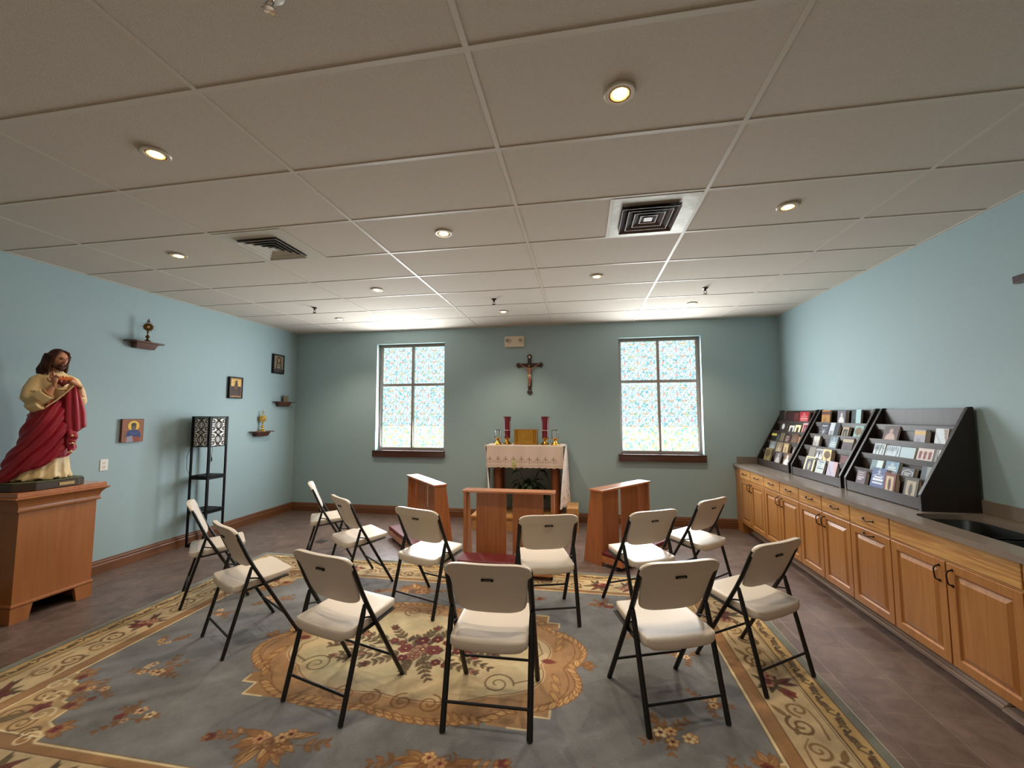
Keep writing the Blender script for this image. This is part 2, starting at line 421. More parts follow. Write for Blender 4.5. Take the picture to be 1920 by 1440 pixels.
# baseboards: tall flat board with a stepped top
prof = [(0, 0), (0.019, 0), (0.019, 0.088), (0.015, 0.096), (0.015, 0.116), (0.011, 0.122), (0.009, 0.134), (0.004, 0.138), (0, 0.138)]
struct(MB().prism([(XL+a, z) for a, z in prof], 'Y', YF, YB).build('baseboard_left', M_base))
struct(MB().prism([(YB-a, z) for a, z in prof], 'X', XL+0.019, 2.60).build('baseboard_back', M_basex))

# ------------------------------------------------------------------ windows with patterned film
def film(w, h, seed):
    p = Pic(w, h, 0.004, (234, 248, 252)); r = random.Random(seed); per = 0.195
    CY = [(166, 222, 234), (140, 208, 222), (178, 230, 238), (146, 212, 210), (204, 232, 184), (184, 230, 236)]
    for j in range(-1, int(h/per)+2):
        for i in range(-1, int(w/per)+2):
            x, y = i*per+0.06, j*per+0.07
            for k in range(9):
                p.leaf(x+r.uniform(0, per), y+r.uniform(0, per), r.uniform(0, 6.28), 0.05, 0.03, r.choice(CY), None, 0.9)
    for i in range(-1, int(w/per*4)+4):          # wandering leaded vines
        x0 = i*per/4+0.012; pts = []
        for k in range(int(h/0.012)+2):
            z = k*0.012; pts.append((x0+0.016*math.sin(z*64+i*2.1)+0.006*math.sin(z*129+i), z))
        for k in range(0, len(pts)-3, 3): p.line(pts[k:k+3], (0.0064, 0.0028), r.choice([(84, 128, 148), (96, 140, 150), (120, 150, 150), (70, 116, 144)]), 0.9)
    for j in range(-1, int(h/per)+2):
        for i in range(-1, int(w/per)+2):
            x, y = i*per+0.06, j*per+0.07
            c = r.choice([(246, 192, 172), (246, 198, 174), (242, 190, 186)])
            p.poly([(x, y+0.030), (x+0.025, y), (x, y-0.030), (x-0.025, y)], c, 0.95); p.line([(x, y+0.045), (x, y+0.02)], 0.006, (84, 120, 150))
            c = r.choice([(250, 210, 160), (244, 224, 172), (250, 196, 162)])
            for s_ in (-1, 1): p.disc(x+per/2+s_*0.022, y+per/2, 0.022, 0.011, c, 1.0, s_*0.5); p.line([(x+per/2+s_*0.04, y+per/2+0.012), (x+per/2+s_*0.01, y+per/2-0.012)], 0.005, (190, 150, 120))
    return p
def glass_mat():
    m = bpy.data.materials.new('patterned_window_film'); m.use_nodes = True; nt = m.node_tree
    for n_ in list(nt.nodes): nt.nodes.remove(n_)
    o = nt.nodes.new('ShaderNodeOutputMaterial'); a = nt.nodes.new('ShaderNodeVertexColor'); a.layer_name = 'paint'
    t_ = nt.nodes.new('ShaderNodeBsdfTransparent'); d = nt.nodes.new('ShaderNodeBsdfTranslucent'); g_ = nt.nodes.new('ShaderNodeBsdfGlossy')
    g_.inputs['Roughness'].default_value = 0.2
    m1 = nt.nodes.new('ShaderNodeMixShader'); m1.inputs[0].default_value = 0.15
    m2 = nt.nodes.new('ShaderNodeMixShader'); m2.inputs[0].default_value = 0.03
    for n_ in (t_, d): nt.links.new(a.outputs[0], n_.inputs[0])
    nt.links.new(t_.outputs[0], m1.inputs[1]); nt.links.new(d.outputs[0], m1.inputs[2])
    nt.links.new(m1.outputs[0], m2.inputs[1]); nt.links.new(g_.outputs[0], m2.inputs[2]); nt.links.new(m2.outputs[0], o.inputs[0])
    return m
M_film = glass_mat()
for wi, (x0, x1, z0, z1) in enumerate(WIN):
    y0, y1 = YB+0.105, YB+0.155
    xm0, xm1 = (x0+x1)/2-0.017, (x0+x1)/2+0.017
    zm0, zm1 = 2.103, 2.142
    fr = MB(); e = 0.042
    fr.box(x0, x0+e, y0, y1, z0, z1); fr.box(x1-e, x1, y0, y1, z0, z1)
    fr.box(x0+e, x1-e, y0, y1, z0, z0+e); fr.box(x0+e, x1-e, y0, y1, z1-e, z1)
    fr.box(xm0, xm1, y0-0.006, y1, z0+e, z1-e); fr.box(x0+e, xm0, y0-0.003, y1, zm0, zm1); fr.box(xm1, x1-e, y0-0.003, y1, zm0, zm1)
    win = struct(fr.build('window_%d' % (wi+1), M_alu, bevel=0.003), 'tall four pane window with patterned film')
    n_ = 0
    for (a, b) in ((x0+e, xm0), (xm1, x1-e)):
        for (c, d) in ((z0+e, zm0), (zm1, z1-e)):
            n_ += 1; p = film(b-a, d-c, wi*10+n_)
            painted('pane', p, lambda X, Y, a=a, c=c: (X+a, X*0+YB+0.13, Y+c), M_film, win)
    MB().box(x0-0.03, x1+0.02, YB-0.045, YB+0.0, z0-0.105, z0-0.012).box(x0-0.03, x1+0.02, YB-0.052, YB+0.105, z0-0.012, z0).build('sill', M_sill, win, bevel=0.003)

# ------------------------------------------------------------------ ceiling fittings
M_bulb = mat('lamp_glow', (255, 214, 160), 0.4, emit=(255, 196, 126), estr=22.0)
M_refl = mat('lamp_reflector', (240, 214, 170), 0.4, 0.0)
M_ring = mat('lamp_trim_ring', (196, 186, 168), 0.35)
def spotlight(x, y, where, on=1.0):
    t = thing('recessed_ceiling_light', where, 'ceiling light', (x, y, H), 0, 'recessed ceiling lights')
    MB().lathe([(0.0464, 0.004), (0.0671, 0.002), (0.0688, -0.004), (0.0636, -0.009), (0.0499, -0.009), (0.0464, -0.004)], 32, closed=True).build('trim_ring', M_ring, t)
    MB().lathe([(0.0473, 0.003), (0.0456, -0.003), (0.0404, -0.0085), (0.0327, -0.004)], 32).build('reflector', M_refl, t)
    MB().lathe([(0.0318, -0.004), (0.0310, -0.008), (0.0189, -0.0125), (0.0, -0.014)], 24).build('bulb', M_bulb, t)
    l = bpy.data.lights.new('spot', 'SPOT'); l.energy = 66*on; l.spot_size = math.radians(118); l.spot_blend = 0.85
    l.color = (1.0, 0.84, 0.64); l.shadow_soft_size = 0.035
    o = bpy.data.objects.new('spot', l); C.objects.link(o); o.parent = t; o.location = (0, 0, -0.03)
LP = [(0.606, 0.324, 'round recessed ceiling light glowing strongest, nearest the camera in front of the square bronze vent'),
      (-1.833, 0.326, 'glowing recessed ceiling light above the near end of the rug on the statue side'),
      (1.825, 1.534, 'glowing recessed ceiling light beside the bronze vent on the book rack side'),
      (-0.621, 1.523, 'glowing recessed ceiling light halfway between the two square vents'),
      (-3.088, 1.548, 'glowing recessed ceiling light between the white vent and the statue wall'),
      (0.592, 2.75, 'glowing recessed ceiling light straight behind the bronze vent, towards the altar wall'),
      (-1.846, 2.775, 'glowing recessed ceiling light behind the white vent, towards the altar wall'),
      (1.827, 4.014, 'small recessed ceiling light close to the window beside the book racks'),
      (-3.083, 4.001, 'small recessed ceiling light in the corner over the two lower wall shelves'),
      (-0.623, 3.992, 'small recessed ceiling light in front of the wall crucifix and altar')]
for a in LP: spotlight(*a)
def vent(x0, x1, y0, y1, gx0, gx1, gy0, gy1, label, mp, mb, lip):
    t = thing('ceiling_vent', label, 'air vent', ((x0+x1)/2, (y0+y1)/2, H), 0)
    cx, cy = (gx0+gx1)/2-(x0+x1)/2, (gy0+gy1)/2-(y0+y1)/2; hx, hy = (x1-x0)/2, (y1-y0)/2; a, b = (gx1-gx0)/2, (gy1-gy0)/2
    p = MB(); z0, z1 = -0.004, 0.004
    p.box(-hx, hx, -hy, cy-b, z0, z1); p.box(-hx, hx, cy+b, hy, z0, z1); p.box(-hx, cx-a, cy-b, cy+b, z0, z1); p.box(cx+a, hx, cy-b, cy+b, z0, z1)
    p.build('face_plate', mp, t)
    MB().box(cx-a, cx+a, cy-b, cy+b, 0.002, 0.0045).build('duct', M_shadow, t)
    n = 4
    for i in range(n):
        f = 1-i*0.235; f2 = f-0.155
        lo, hi = -0.026+0.004*i, -0.0005
        bl = MB(); R = []
        for (s_, z) in ((f-0.012, lo), (f, lo), (f2+0.012, hi), (f2, hi)):
            R.append([(cx-a*s_, cy-b*s_, z), (cx+a*s_, cy-b*s_, z), (cx+a*s_, cy+b*s_, z), (cx-a*s_, cy+b*s_, z)])
        vs = sum(R, []); fs = []; mi = []
        for r0, r1 in ((0, 1), (1, 2), (2, 3), (3, 0)):
            for j in range(4):
                fs.append((r0*4+j, r1*4+j, r1*4+(j+1) % 4, r0*4+(j+1) % 4)); mi.append(1 if r0 == 0 else 0)
        o_ = len(bl.v); bl.v += vs; bl.f += fs; bl.m += mi; bl.sm += [False]*len(fs)
        bl.build('louver', [mb, lip], t)
    MB().box(cx-a*0.15, cx+a*0.15, cy-b*0.15, cy+b*0.15, -0.014, -0.010).build('center_plate', mb, t)
M_vwhite = mat('vent_white', (198, 194, 182), 0.5); M_vbrown = mat('vent_bronze', (86, 70, 64), 0.42, 0.3)
M_vlip = mat('vent_lip', (214, 206, 196), 0.4); M_vplate = mat('vent_foil_plate', (150, 144, 130), 0.45, 0.25, bump=(5, 0.6))
vent(-2.426, -1.838, 1.232, 1.816, -2.325, -1.955, 1.352, 1.74, 'square ceiling vent with white face plate and white louvers', M_vwhite, M_vwhite, M_vwhite)
vent(0.65, 1.207, 1.232, 1.816, 0.716, 1.104, 1.342, 1.732, 'square ceiling vent with bronze louvers in a shiny metal plate', M_vplate, M_vbrown, M_vlip)
def sprinkler(x, y, label, grp='pendent sprinklers', s=1.0):
    t = thing('fire_sprinkler', label, 'sprinkler', (x, y, H), 0, grp)
    MB().lathe([(0.03*s, -0.001), (0.032*s, -0.006), (0.012*s, -0.012*s)], 20).build('escutcheon', M_ring if s > 1 else M_bronze, t)
    b = MB().lathe([(0.011, -0.008), (0.012, -0.03), (0.008, -0.034)], 14)
    for q in (-1, 1): b.tube([(0.008*q, 0, -0.03), (0.016*q, 0, -0.045), (0.005*q, 0, -0.062)], 0.0028, 6)
    b.build('body', M_bronze if s == 1 else M_chrome, t)
    d = MB().lathe([(0.003, -0.058), (0.004, -0.065), (0.019, -0.066), (0.019, -0.069), (0.002, -0.070)], 16)
    for k in range(8):
        a = 2*PI*k/8; d.box(0.012, 0.023, -0.003, 0.003, -0.069, -0.0665, 0, Rz(a))
    d.build('deflector', M_bronze if s == 1 else M_chrome, t)
sprinkler(-3.046, 3.362, 'small dark sprinkler head on the ceiling near the icon wall')
sprinkler(-0.625, 3.383, 'small dark sprinkler head on the ceiling in line with the crucifix')
sprinkler(1.805, 3.360, 'small dark sprinkler head on the ceiling on the book rack side')
sprinkler(-0.585, -0.32, 'large chrome sprinkler head hanging at the top edge of the view', 'near sprinkler', 1.35)

# ------------------------------------------------------------------ back wall: emergency light, crucifix
t = thing('emergency_light', 'ivory twin-head emergency light above the crucifix', 'emergency light', (-0.617, YB, 2.775))
MB().prism([(-0.155, -0.075), (-0.14, -0.085), (0.14, -0.085), (0.155, -0.075), (0.155, 0.075), (0.14, 0.085), (-0.14, 0.085), (-0.155, 0.075)], 'Y', -0.062, 0).build('housing', M_plate, t, bevel=0.006)
for q in (-1, 1):
    hd = MB().lathe([(0.036, -0.065), (0.043, -0.075), (0.045, -0.095), (0.04, -0.10), (0.0, -0.098)], 20, (0.105*q, 0, 0.012), axis='Y').build('lamp_head', M_plate, t)
    MB().lathe([(0.031, -0.1005), (0.028, -0.104), (0.0, -0.105)], 20, (0.105*q, 0, 0.012), axis='Y').build('lens', mat('lamp_lens', (150, 142, 130), 0.15), hd)
t = thing('crucifix', 'dark wooden crucifix with trefoil ends and pale carved figure above the altar', 'crucifix', (-0.381, YB-0.002, 2.255))
M_cross = wood('crucifix_wood', (62, 28, 26), (40, 16, 16), 'Z', 1.2, 0.35, 0.3)
c = MB(); c.box(-0.028, 0.028, -0.02, 0, -0.27, 0.27); c.box(-0.16, -0.028, -0.0195, 0, 0.115, 0.17); c.box(0.028, 0.16, -0.0195, 0, 0.115, 0.17)
c.build('cross', M_cross, t, bevel=0.003)
e = MB()
for (x, z, a) in ((0, 0.27, 0), (0, -0.27, PI), (-0.165, 0.142, PI/2), (0.165, 0.142, -PI/2)):
    pts = [(-0.024, -0.012), (-0.042, 0.004), (-0.04, 0.022), (-0.022, 0.036), (0, 0.05), (0.022, 0.036), (0.04, 0.022), (0.042, 0.004), (0.024, -0.012)]
    pts = [(x+p*math.cos(a)-q*math.sin(a), z+p*math.sin(a)+q*math.cos(a)) for p, q in pts]
    e2 = MB().prism(pts, 'Y', -0.024, 0); e2.build('trefoil_end', M_cross, t, bevel=0.004)
MB().box(-0.012, 0.012, -0.027, -0.0235, 0.252, 0.288).build('inscription_plate', M_plate, t)
M_flesh = mat('carved_flesh', (172, 122, 96), 0.45, noise=(30, 0.5, (140, 84, 62)))
y = -0.042; b = MB()
b.ell((0, y-0.012, 0.118), (0.016, 0.017, 0.022)); b.tube([(0, y-0.004, 0.10), (0, y, 0.085)], 0.009)
b.tube([(0, y, 0.092), (0, y-0.004, 0.07), (0.001, y-0.006, 0.03), (0, y-0.004, -0.005), (0, y-0.006, -0.03)], [0.018, 0.031, 0.026, 0.023, 0.024], 12, flat=(1, 0.7), ref=(0, 1, 0))
for q in (-1, 1):
    b.tube([(q*0.02, y, 0.078), (q*0.07, y, 0.104), (q*0.115, y+0.004, 0.135), (q*0.152, y+0.008, 0.158)], [0.012, 0.010, 0.008, 0.006], 8)
    b.tube([(q*0.012, y-0.004, -0.03), (q*0.016, y-0.022, -0.09), (q*0.007, y-0.004, -0.16), (q*0.004, y-0.008, -0.195)], [0.016, 0.013, 0.009, 0.007], 8)
    b.ell((q*0.158, y+0.009, 0.163), (0.010, 0.006, 0.008))
b.build('carved_figure', M_flesh, t, remesh=0.004)
MB().tube([(0, y-0.004, -0.008), (0, y-0.004, -0.05)], [0.029, 0.027], 12, flat=(1, 0.75), ref=(0, 1, 0)).tube([(0.02, y-0.01, -0.02), (0.033, y-0.006, -0.07)], [0.008, 0.004], 6).build('loincloth', mat('loincloth', (206, 188, 160), 0.6), t)
b = MB().ell((0, y-0.002, 0.128), (0.019, 0.018, 0.019)); 
for q in (-1, 1): b.tube([(q*0.014, y-0.006, 0.13), (q*0.017, y-0.006, 0.10)], [0.006, 0.004], 6)
b.build('hair', mat('dark_hair', (44, 26, 20), 0.6), t)
# ------------------------------------------------------------------ arm of a wooden cross on the right wall
t = thing('wall_cross', 'dark wooden wall cross, only its arm tip showing above the sink', 'cross', (XR, 1.40, 2.48))
MB().box(-0.03, 0, -0.03, 0.03, -0.48, 0.30).build('upright', M_cross, t, bevel=0.004)
MB().box(-0.04, 0, -0.27, 0.27, -0.022, 0.028).build('crossbar', M_cross, t, bevel=0.004)
# ------------------------------------------------------------------ left wall: icons, shelves, outlet
def icon(name, label, y, z, w, h, pic, edge, frame=None, thick=0.026):
    t = thing(name, label, 'icon', (XL, y, z))
    MB().box(0.002, thick, -w/2, w/2, -h/2, h/2).build('panel', edge, t, bevel=0.002)
    painted('painting', pic, lambda X, Y: (X*0+thick+0.0008, X-w/2, Y-h/2), M_gloss, t)
    if frame:
        f = MB(); e = 0.014; k = thick+0.007
        f.box(0.002, k, -w/2-0.004, -w/2+e, -h/2-0.004, h/2+0.004).box(0.002, k, w/2-e, w/2+0.004, -h/2-0.004, h/2+0.004)
        f.box(0.002, k, -w/2+e, w/2-e, -h/2-0.004, -h/2+e).box(0.002, k, -w/2+e, w/2-e, h/2-e, h/2+0.004)
        f.build('frame', frame, t)
    return t
# orange ground, gold halo, blue robe
p = Pic(0.222, 0.252, 0.0032, (150, 96, 66)); w, h = 0.222, 0.252
p.rect(0, w, 0, 0.006, (86, 50, 40)); p.rect(0, w, h-0.006, h, (86, 50, 40)); p.rect(0, 0.006, 0, h, (86, 50, 40)); p.rect(w-0.006, w, 0, h, (86, 50, 40))
p.disc(0.118, 0.175, 0.062, 0.062, (120, 70, 40)); p.disc(0.118, 0.175, 0.058, 0.058, (232, 190, 66))
p.poly([(0.04, 0.06), (0.05, 0.115), (0.09, 0.135), (0.15, 0.135), (0.185, 0.11), (0.2, 0.05), (0.12, 0.03)], (52, 68, 116))
p.poly([(0.05, 0.0), (0.055, 0.06), (0.11, 0.07), (0.12, 0.0)], (150, 146, 160)); p.poly([(0.12, 0.0), (0.11, 0.06), (0.18, 0.055), (0.19, 0.0)], (146, 70, 56))
p.disc(0.118, 0.165, 0.026, 0.036, (70, 60, 56)); p.disc(0.118, 0.160, 0.019, 0.025, (128, 92, 70)); p.disc(0.118, 0.145, 0.02, 0.02, (92, 86, 84))
p.disc(0.118, 0.19, 0.027, 0.02, (58, 56, 62)); p.rect(0.024, 0.03, 0.03, 0.12, (96, 80, 60)); p.line([(0.09, 0.1), (0.13, 0.09), (0.16, 0.1)], 0.006, (96, 110, 156))
icon('painted_icon', 'square orange icon of a blue robed figure with gold halo beside the statue', 2.326, 1.453, w, h, p, mat('icon_edge', (98, 46, 34), 0.5))
# tall gilt icon with black border
p = Pic(0.222, 0.298, 0.0032, (206, 158, 104)); w, h = 0.222, 0.298
p.rect(0.02, w-0.02, 0.02, h-0.02, (120, 66, 44)); p.rect(0.026, w-0.026, 0.026, h-0.026, (222, 182, 100))
p.rect(0.026, w-0.026, 0.03, 0.168, (58, 46, 44)); p.poly([(0.08, 0.168), (0.09, 0.215), (0.115, 0.235), (0.135, 0.22), (0.145, 0.168)], (74, 54, 44))
p.disc(0.118, 0.236, 0.018, 0.02, (66, 48, 40)); p.line([(0.07, 0.225), (0.10, 0.235)], 0.008, (60, 46, 42)); p.disc(0.11, 0.145, 0.03, 0.025, (112, 72, 54))
p.disc(0.11, 0.08, 0.06, 0.03, (72, 52, 46)); p.rect(0.05, 0.17, 0.034, 0.042, (120, 84, 60))
icon('gilt_icon', 'gilt icon with black edge hanging above the lattice lamp', 3.658, 2.010, w, h, p, M_blackp, M_blackp)
# dark grey icon of a praying figure
p = Pic(0.236, 0.306, 0.0034, (112, 102, 84)); w, h = 0.236, 0.306
p.rect(0.012, w-0.012, 0.012, h-0.012, (130, 118, 96)); p.disc(0.12, 0.205, 0.052, 0.07, (60, 52, 44)); p.poly([(0.04, 0.02), (0.06, 0.12), (0.09, 0.18), (0.15, 0.18), (0.18, 0.12), (0.2, 0.02)], (70, 62, 56))
p.disc(0.12, 0.215, 0.028, 0.038, (158, 128, 94)); p.poly([(0.085, 0.10), (0.105, 0.155), (0.125, 0.165), (0.15, 0.11), (0.12, 0.09)], (186, 170, 140))
p.rect(0.012, w-0.012, 0.012, 0.07, (64, 60, 60)); p.disc(0.12, 0.125, 0.014, 0.018, (90, 66, 52)); p.disc(0.12, 0.09, 0.05, 0.012, (126, 118, 104))
icon('dark_icon', 'dim grey icon of a veiled figure high near the room corner', 4.473, 2.449, w, h, p, M_blackp, M_blackp)

M_shelf = wood('shelf_wood', (104, 62, 44), (74, 38, 28), 'Y', 1.1, 0.35, 0.3)
def shelf(y, z, w, d, label):
    t = thing('wall_shelf', label, 'shelf', (XL, y, z), 0, 'little dark wall shelves')
    MB().prism([(0.001, -w/2-0.006), (d*0.75, -w/2-0.006), (d, -w/2+0.03), (d, w/2-0.03), (d*0.75, w/2+0.006), (0.001, w/2+0.006)], 'Z', -0.014, 0).build('ledge', M_shelf, t, bevel=0.004)
    MB().prism([(0.001, -0.075), (d*0.62, -0.014), (0.001, -0.0145)], 'Y', -w*0.24, w*0.24).add([(0.001,-w*.27,-.078),(d*.5,-w*.27,-.078),(d*.5,w*.27,-.078),(.001,w*.27,-.078),(.001,-w*.33,-.0145),(d*.72,-w*.33,-.0145),(d*.72,w*.33,-.0145),(.001,w*.33,-.0145)],[(0,3,2,1),(4,5,6,7),(0,1,5,4),(1,2,6,5),(2,3,7,6),(3,0,4,7)]).build('bracket', M_shelf, t, bevel=0.003)
shelf(2.375, 2.445, 0.36, 0.13, 'dark wall shelf above the statue side carrying a bronze monstrance')
shelf(4.16, 1.372, 0.40, 0.12, 'dark wall shelf carrying the bright gold cross-topped reliquary')
shelf(4.60, 1.838, 0.40, 0.12, 'dark wall shelf in the room corner carrying a small grey plaque')
def monstrance(x, y, z, hgt, label, m1, cross, name):
    t = thing(name, label, 'monstrance', (x, y, z), -0.55); s = hgt/0.3
    MB().lathe([(0.043, 0), (0.043, 0.006), (0.03, 0.016), (0.012, 0.03), (0.008, 0.045), (0.017, 0.052), (0.022, 0.062), (0.017, 0.074), (0.007, 0.082), (0.007, 0.11), (0.013, 0.118), (0.006, 0.125), (0, 0.126)], 20).build('base', m1, t).scale = (s, s, s)
    b = MB(); cz = 0.178; n = 18
    for k in range(n):
        a = 2*PI*k/n; L = 0.074 if k % 2 else 0.062
        b.prism([(0.028*math.cos(a-0.14), cz+0.028*math.sin(a-0.14)), (L*math.cos(a), cz+L*math.sin(a)), (0.028*math.cos(a+0.14), cz+0.028*math.sin(a+0.14))], 'X', -0.003, 0.003)
    b.lathe([(0.043, -0.006), (0.046, 0), (0.043, 0.007), (0.024, 0.009), (0.021, 0.004), (0, 0.004)], 20, (0, 0, cz), axis='X')
    b.tube([(0, 0, 0.12), (0, 0, 0.15)], 0.006)
    b.build('sunburst', m1, t).scale = (s, s, s)
    MB().lathe([(0.015, 0.0045), (0.014, 0.010), (0, 0.012)], 16, (0, 0, cz), axis='X').build('relic_glass', mat('relic_glass', (196, 170, 120) if not cross else (90, 50, 30), 0.15), t).scale = (s, s, s)
    c_ = MB(); c_.box(-0.003, 0.003, -0.004, 0.004, 0.232, 0.298 if cross else 0.275); c_.box(-0.003, 0.003, -0.022 if cross else -0.012, 0.022 if cross else 0.012, 0.268 if cross else 0.255, 0.276 if cross else 0.262)
    if not cross: c_.lathe([(0.02, 0.0), (0.016, 0.012), (0.006, 0.02), (0, 0.021)], 12, (0, 0, 0.232))
    c_.build('finial_cross', m1, t).scale = (s, s, s)
monstrance(-4.41, 2.372, 2.445, 0.29, 'tarnished bronze sunburst monstrance on the shelf above the statue side', mat('aged_bronze', (120, 92, 52), 0.35, 0.9), False, 'bronze_monstrance')
monstrance(-4.44, 4.155, 1.372, 0.325, 'bright gold sunburst reliquary with a cross on top', mat('bright_gold', (236, 196, 96), 0.25, 0.9), True, 'gold_reliquary')
p = Pic(0.11, 0.11, 0.003, (126, 112, 92)); p.rect(0.008, 0.102, 0.008, 0.102, (142, 128, 104)); p.disc(0.055, 0.07, 0.012, 0.014, (40, 34, 30)); p.poly([(0.035, 0.02), (0.045, 0.06), (0.065, 0.06), (0.075, 0.02)], (116, 100, 80))
t = thing('small_plaque', 'little square grey plaque standing on the corner wall shelf', 'plaque', (-4.44, 4.64, 1.838))
MB().box(-0.018, 0.0, -0.052, 0.052, 0.0, 0.104).build('block', mat('plaque_stone', (120, 108, 90), 0.6), t, bevel=0.002)
painted('face', p, lambda X, Y: (X*0+0.001, (X-0.055)*0.94, Y*0.94), M_paint, t)
t = thing('power_outlet', 'white wall power outlet beside the statue pedestal', 'outlet', (XL, 2.088, 1.105))
MB().box(0.0005, 0.006, -0.036, 0.036, -0.058, 0.058).build('plate', mat('outlet_white', (236, 232, 224), 0.35), t, bevel=0.002)
for q in (-1, 1):
    r_ = MB().lathe([(0.0165, 0.006), (0.0165, 0.008), (0, 0.008)], 20, (0, 0, 0.021*q), axis='X').build('receptacle', MATS['outlet_white'], t)
    MB().box(0.0078, 0.0086, -0.007, -0.0045, 0.021*q-0.003, 0.021*q+0.007).box(0.0078, 0.0086, 0.0045, 0.007, 0.021*q-0.003, 0.021*q+0.007).lathe([(0.0028, 0.0078), (0.0028, 0.0086), (0, 0.0086)], 10, (0, 0, 0.021*q-0.009), axis='X').build('slots', M_shadow, r_)
# floor cover plate
t = MB().prism([(-0.06, -0.05), (0.06, -0.06), (0.062, 0.05), (-0.055, 0.055)], 'Z', 0.0005, 0.004).build('floor_outlet_cover', mat('cover_plate', (58, 54, 54), 0.4, 0.3), bevel=0.001)
t.location = (-2.90, 3.447, 0); tag(t, 'small dark square cover plate set in the tile floor behind the chairs', 'floor outlet cover')

# ------------------------------------------------------------------ lattice shelf lamp
t = thing('shelf_lamp', 'tall black floor lamp with scrollwork shade and two open shelves', 'floor lamp', (-4.285, 3.105, 0))
LW = 0.135; LHT = 1.592
for sx in (-1, 1):
    for sy in (-1, 1):
        MB().box(sx*LW-0.021*(sx > 0)-0.0, sx*LW+0.021*(sx < 0), sy*LW-0.021*(sy > 0), sy*LW+0.021*(sy < 0), 0, LHT).build('leg', M_blackp, t, bevel=0.0015)
a = LW-0.021
MB().box(-LW, LW, -LW, LW, LHT, LHT+0.012).build('top_panel', M_blackp, t, bevel=0.002)
for z in (0.84, 0.42):
    s_ = MB()
    for k in range(7):
        x = -LW+0.02+k*0.0405; s_.box(x-0.014, x+0.014, -a, a, z+0.016, z+0.026)
    s_.box(-a, a, -LW+0.002, -LW+0.012, z-0.02, z+0.016).box(-a, a, LW-0.012, LW-0.002, z-0.02, z+0.016).box(-LW+0.002, -LW+0.012, -a, a, z-0.02, z+0.016).box(LW-0.012, LW-0.002, -a, a, z-0.02, z+0.016)
    s_.build('shelf', M_blackp, t)
MB().box(-a, a, -LW+0.002, -LW+0.012, 0.0, 0.03).box(-a, a, LW-0.012, LW-0.002, 0.0, 0.03).box(-LW+0.002, -LW+0.012, -a, a, 0.0, 0.03).box(LW-0.012, LW-0.002, -a, a, 0.0, 0.03).build('base', M_blackp, t)
SB, ST = 1.222, LHT-0.004; Hs = ST-SB
M_paper = mat('lamp_paper', (246, 246, 244), 0.7)
def lattice(M):
    m = MB(); r_ = 0.0032
    def seg(pts, w=r_): m.tube([(x, 0, z) for x, z in pts], w, 6, 0, M, ref=(0, 1, 0))
    W_ = a; hh = Hs/2
    for x in (-W_+0.006, W_-0.006): m.box(x-0.006, x+0.006, -0.005, 0.005, 0, Hs, 0, M)
    for z in (0.006, Hs-0.006): m.box(-W_, W_, -0.005, 0.005, z-0.006, z+0.006, 0, M)
    seg([(-W_, hh), (W_, hh)])
    for j in range(2):
        cz = hh*(j+0.5); Rv = hh*0.49
        for q in (-1, 1):
            seg([(q*(0.052-0.098*math.cos(PI*u/2)**0.9 if abs(u) < 1 else 0.052), cz+Rv*u) for u in [-1+k/8 for k in range(17)]], 0.0044)
            seg([(q*0.020*math.cos(PI*u/2), cz+Rv*0.74*u) for u in [-1+k/6 for k in range(13)]], 0.003)
            for v in (-1, 1):
                pts = []
                for k in range(20):
                    u = k/19; an = -0.6+u*2*PI*1.05; rr = 0.031*(1-0.66*u)
                    pts.append((q*(0.080+rr*math.cos(an)), cz+v*(0.040+rr*math.sin(an))))
                seg(pts, 0.0044)
            seg([(q*0.058, cz), (q*W_, cz)], 0.003)
    return m
for k in range(4):
    M = Rz(k*PI/2) @ T(0, -LW+0.006, SB)
    lattice(M).build('scroll_lattice', M_blackp, t)
    pp = MB().box(-a, a, 0.0075, 0.0095, 0.004, Hs-0.004, 0, M).build('paper_panel', M_paper, t)
cordm = MB().tube([(-0.02, 0.03, 1.24), (0.03, 0.02, 1.20), (0.04, 0.0, 1.12), (0.045, 0.0, 1.05)], 0.0022, 6)
cordm.tube([(0.045, 0, 1.08), (0.046, 0, 1.03)], 0.006, 8)
cordm.tube([(-0.125, -0.13, 1.24), (-0.16, -0.15, 1.1), (-0.155, -0.15, 0.95), (-0.125, -0.13, 0.87)], 0.0022, 6)
cordm.tube([(0.13, -0.128, 1.2), (0.15, -0.11, 1.09), (0.135, -0.12, 0.98), (0.128, -0.126, 0.6), (0.136, -0.12, 0.5)], 0.0022, 6)
cordm.build('cord', M_blackp, t)

# ------------------------------------------------------------------ pedestal
t = thing('pedestal', 'heavy brown wooden pedestal cabinet with moulded cornice on bracket feet', 'pedestal', (-4.215, 1.415, 0))
px0, px1, py = -0.275, 0.245, 0.262      # back, front, half width
def ring(pr, z0, z1, m): m.box(px0, px1+pr, -py-pr, py+pr, z0, z1)
m = MB(); ring(0, 0.145, 0.90, m); m.build('body', M_ped, t)
m = MB(); ring(0.012, 0.118, 0.146, m); m.build('base_moulding', M_ped, t, bevel=0.008)
def cornice(pr, m):   # profile swept round three sides
    P = []
    for d, z in pr: P.append([(px0, -py-d, z), (px1+d, -py-d, z), (px1+d, py+d, z), (px0, py+d, z)])
    vs = sum(P, []); fs = []
    n = len(pr)
    for i in range(n-1):
        for j in range(4): fs.append((i*4+j, i*4+(j+1) % 4, (i+1)*4+(j+1) % 4, (i+1)*4+j))
    fs.append((3, 2, 1, 0)); fs.append(tuple(range((n-1)*4, n*4)))
    m.add(vs, fs)
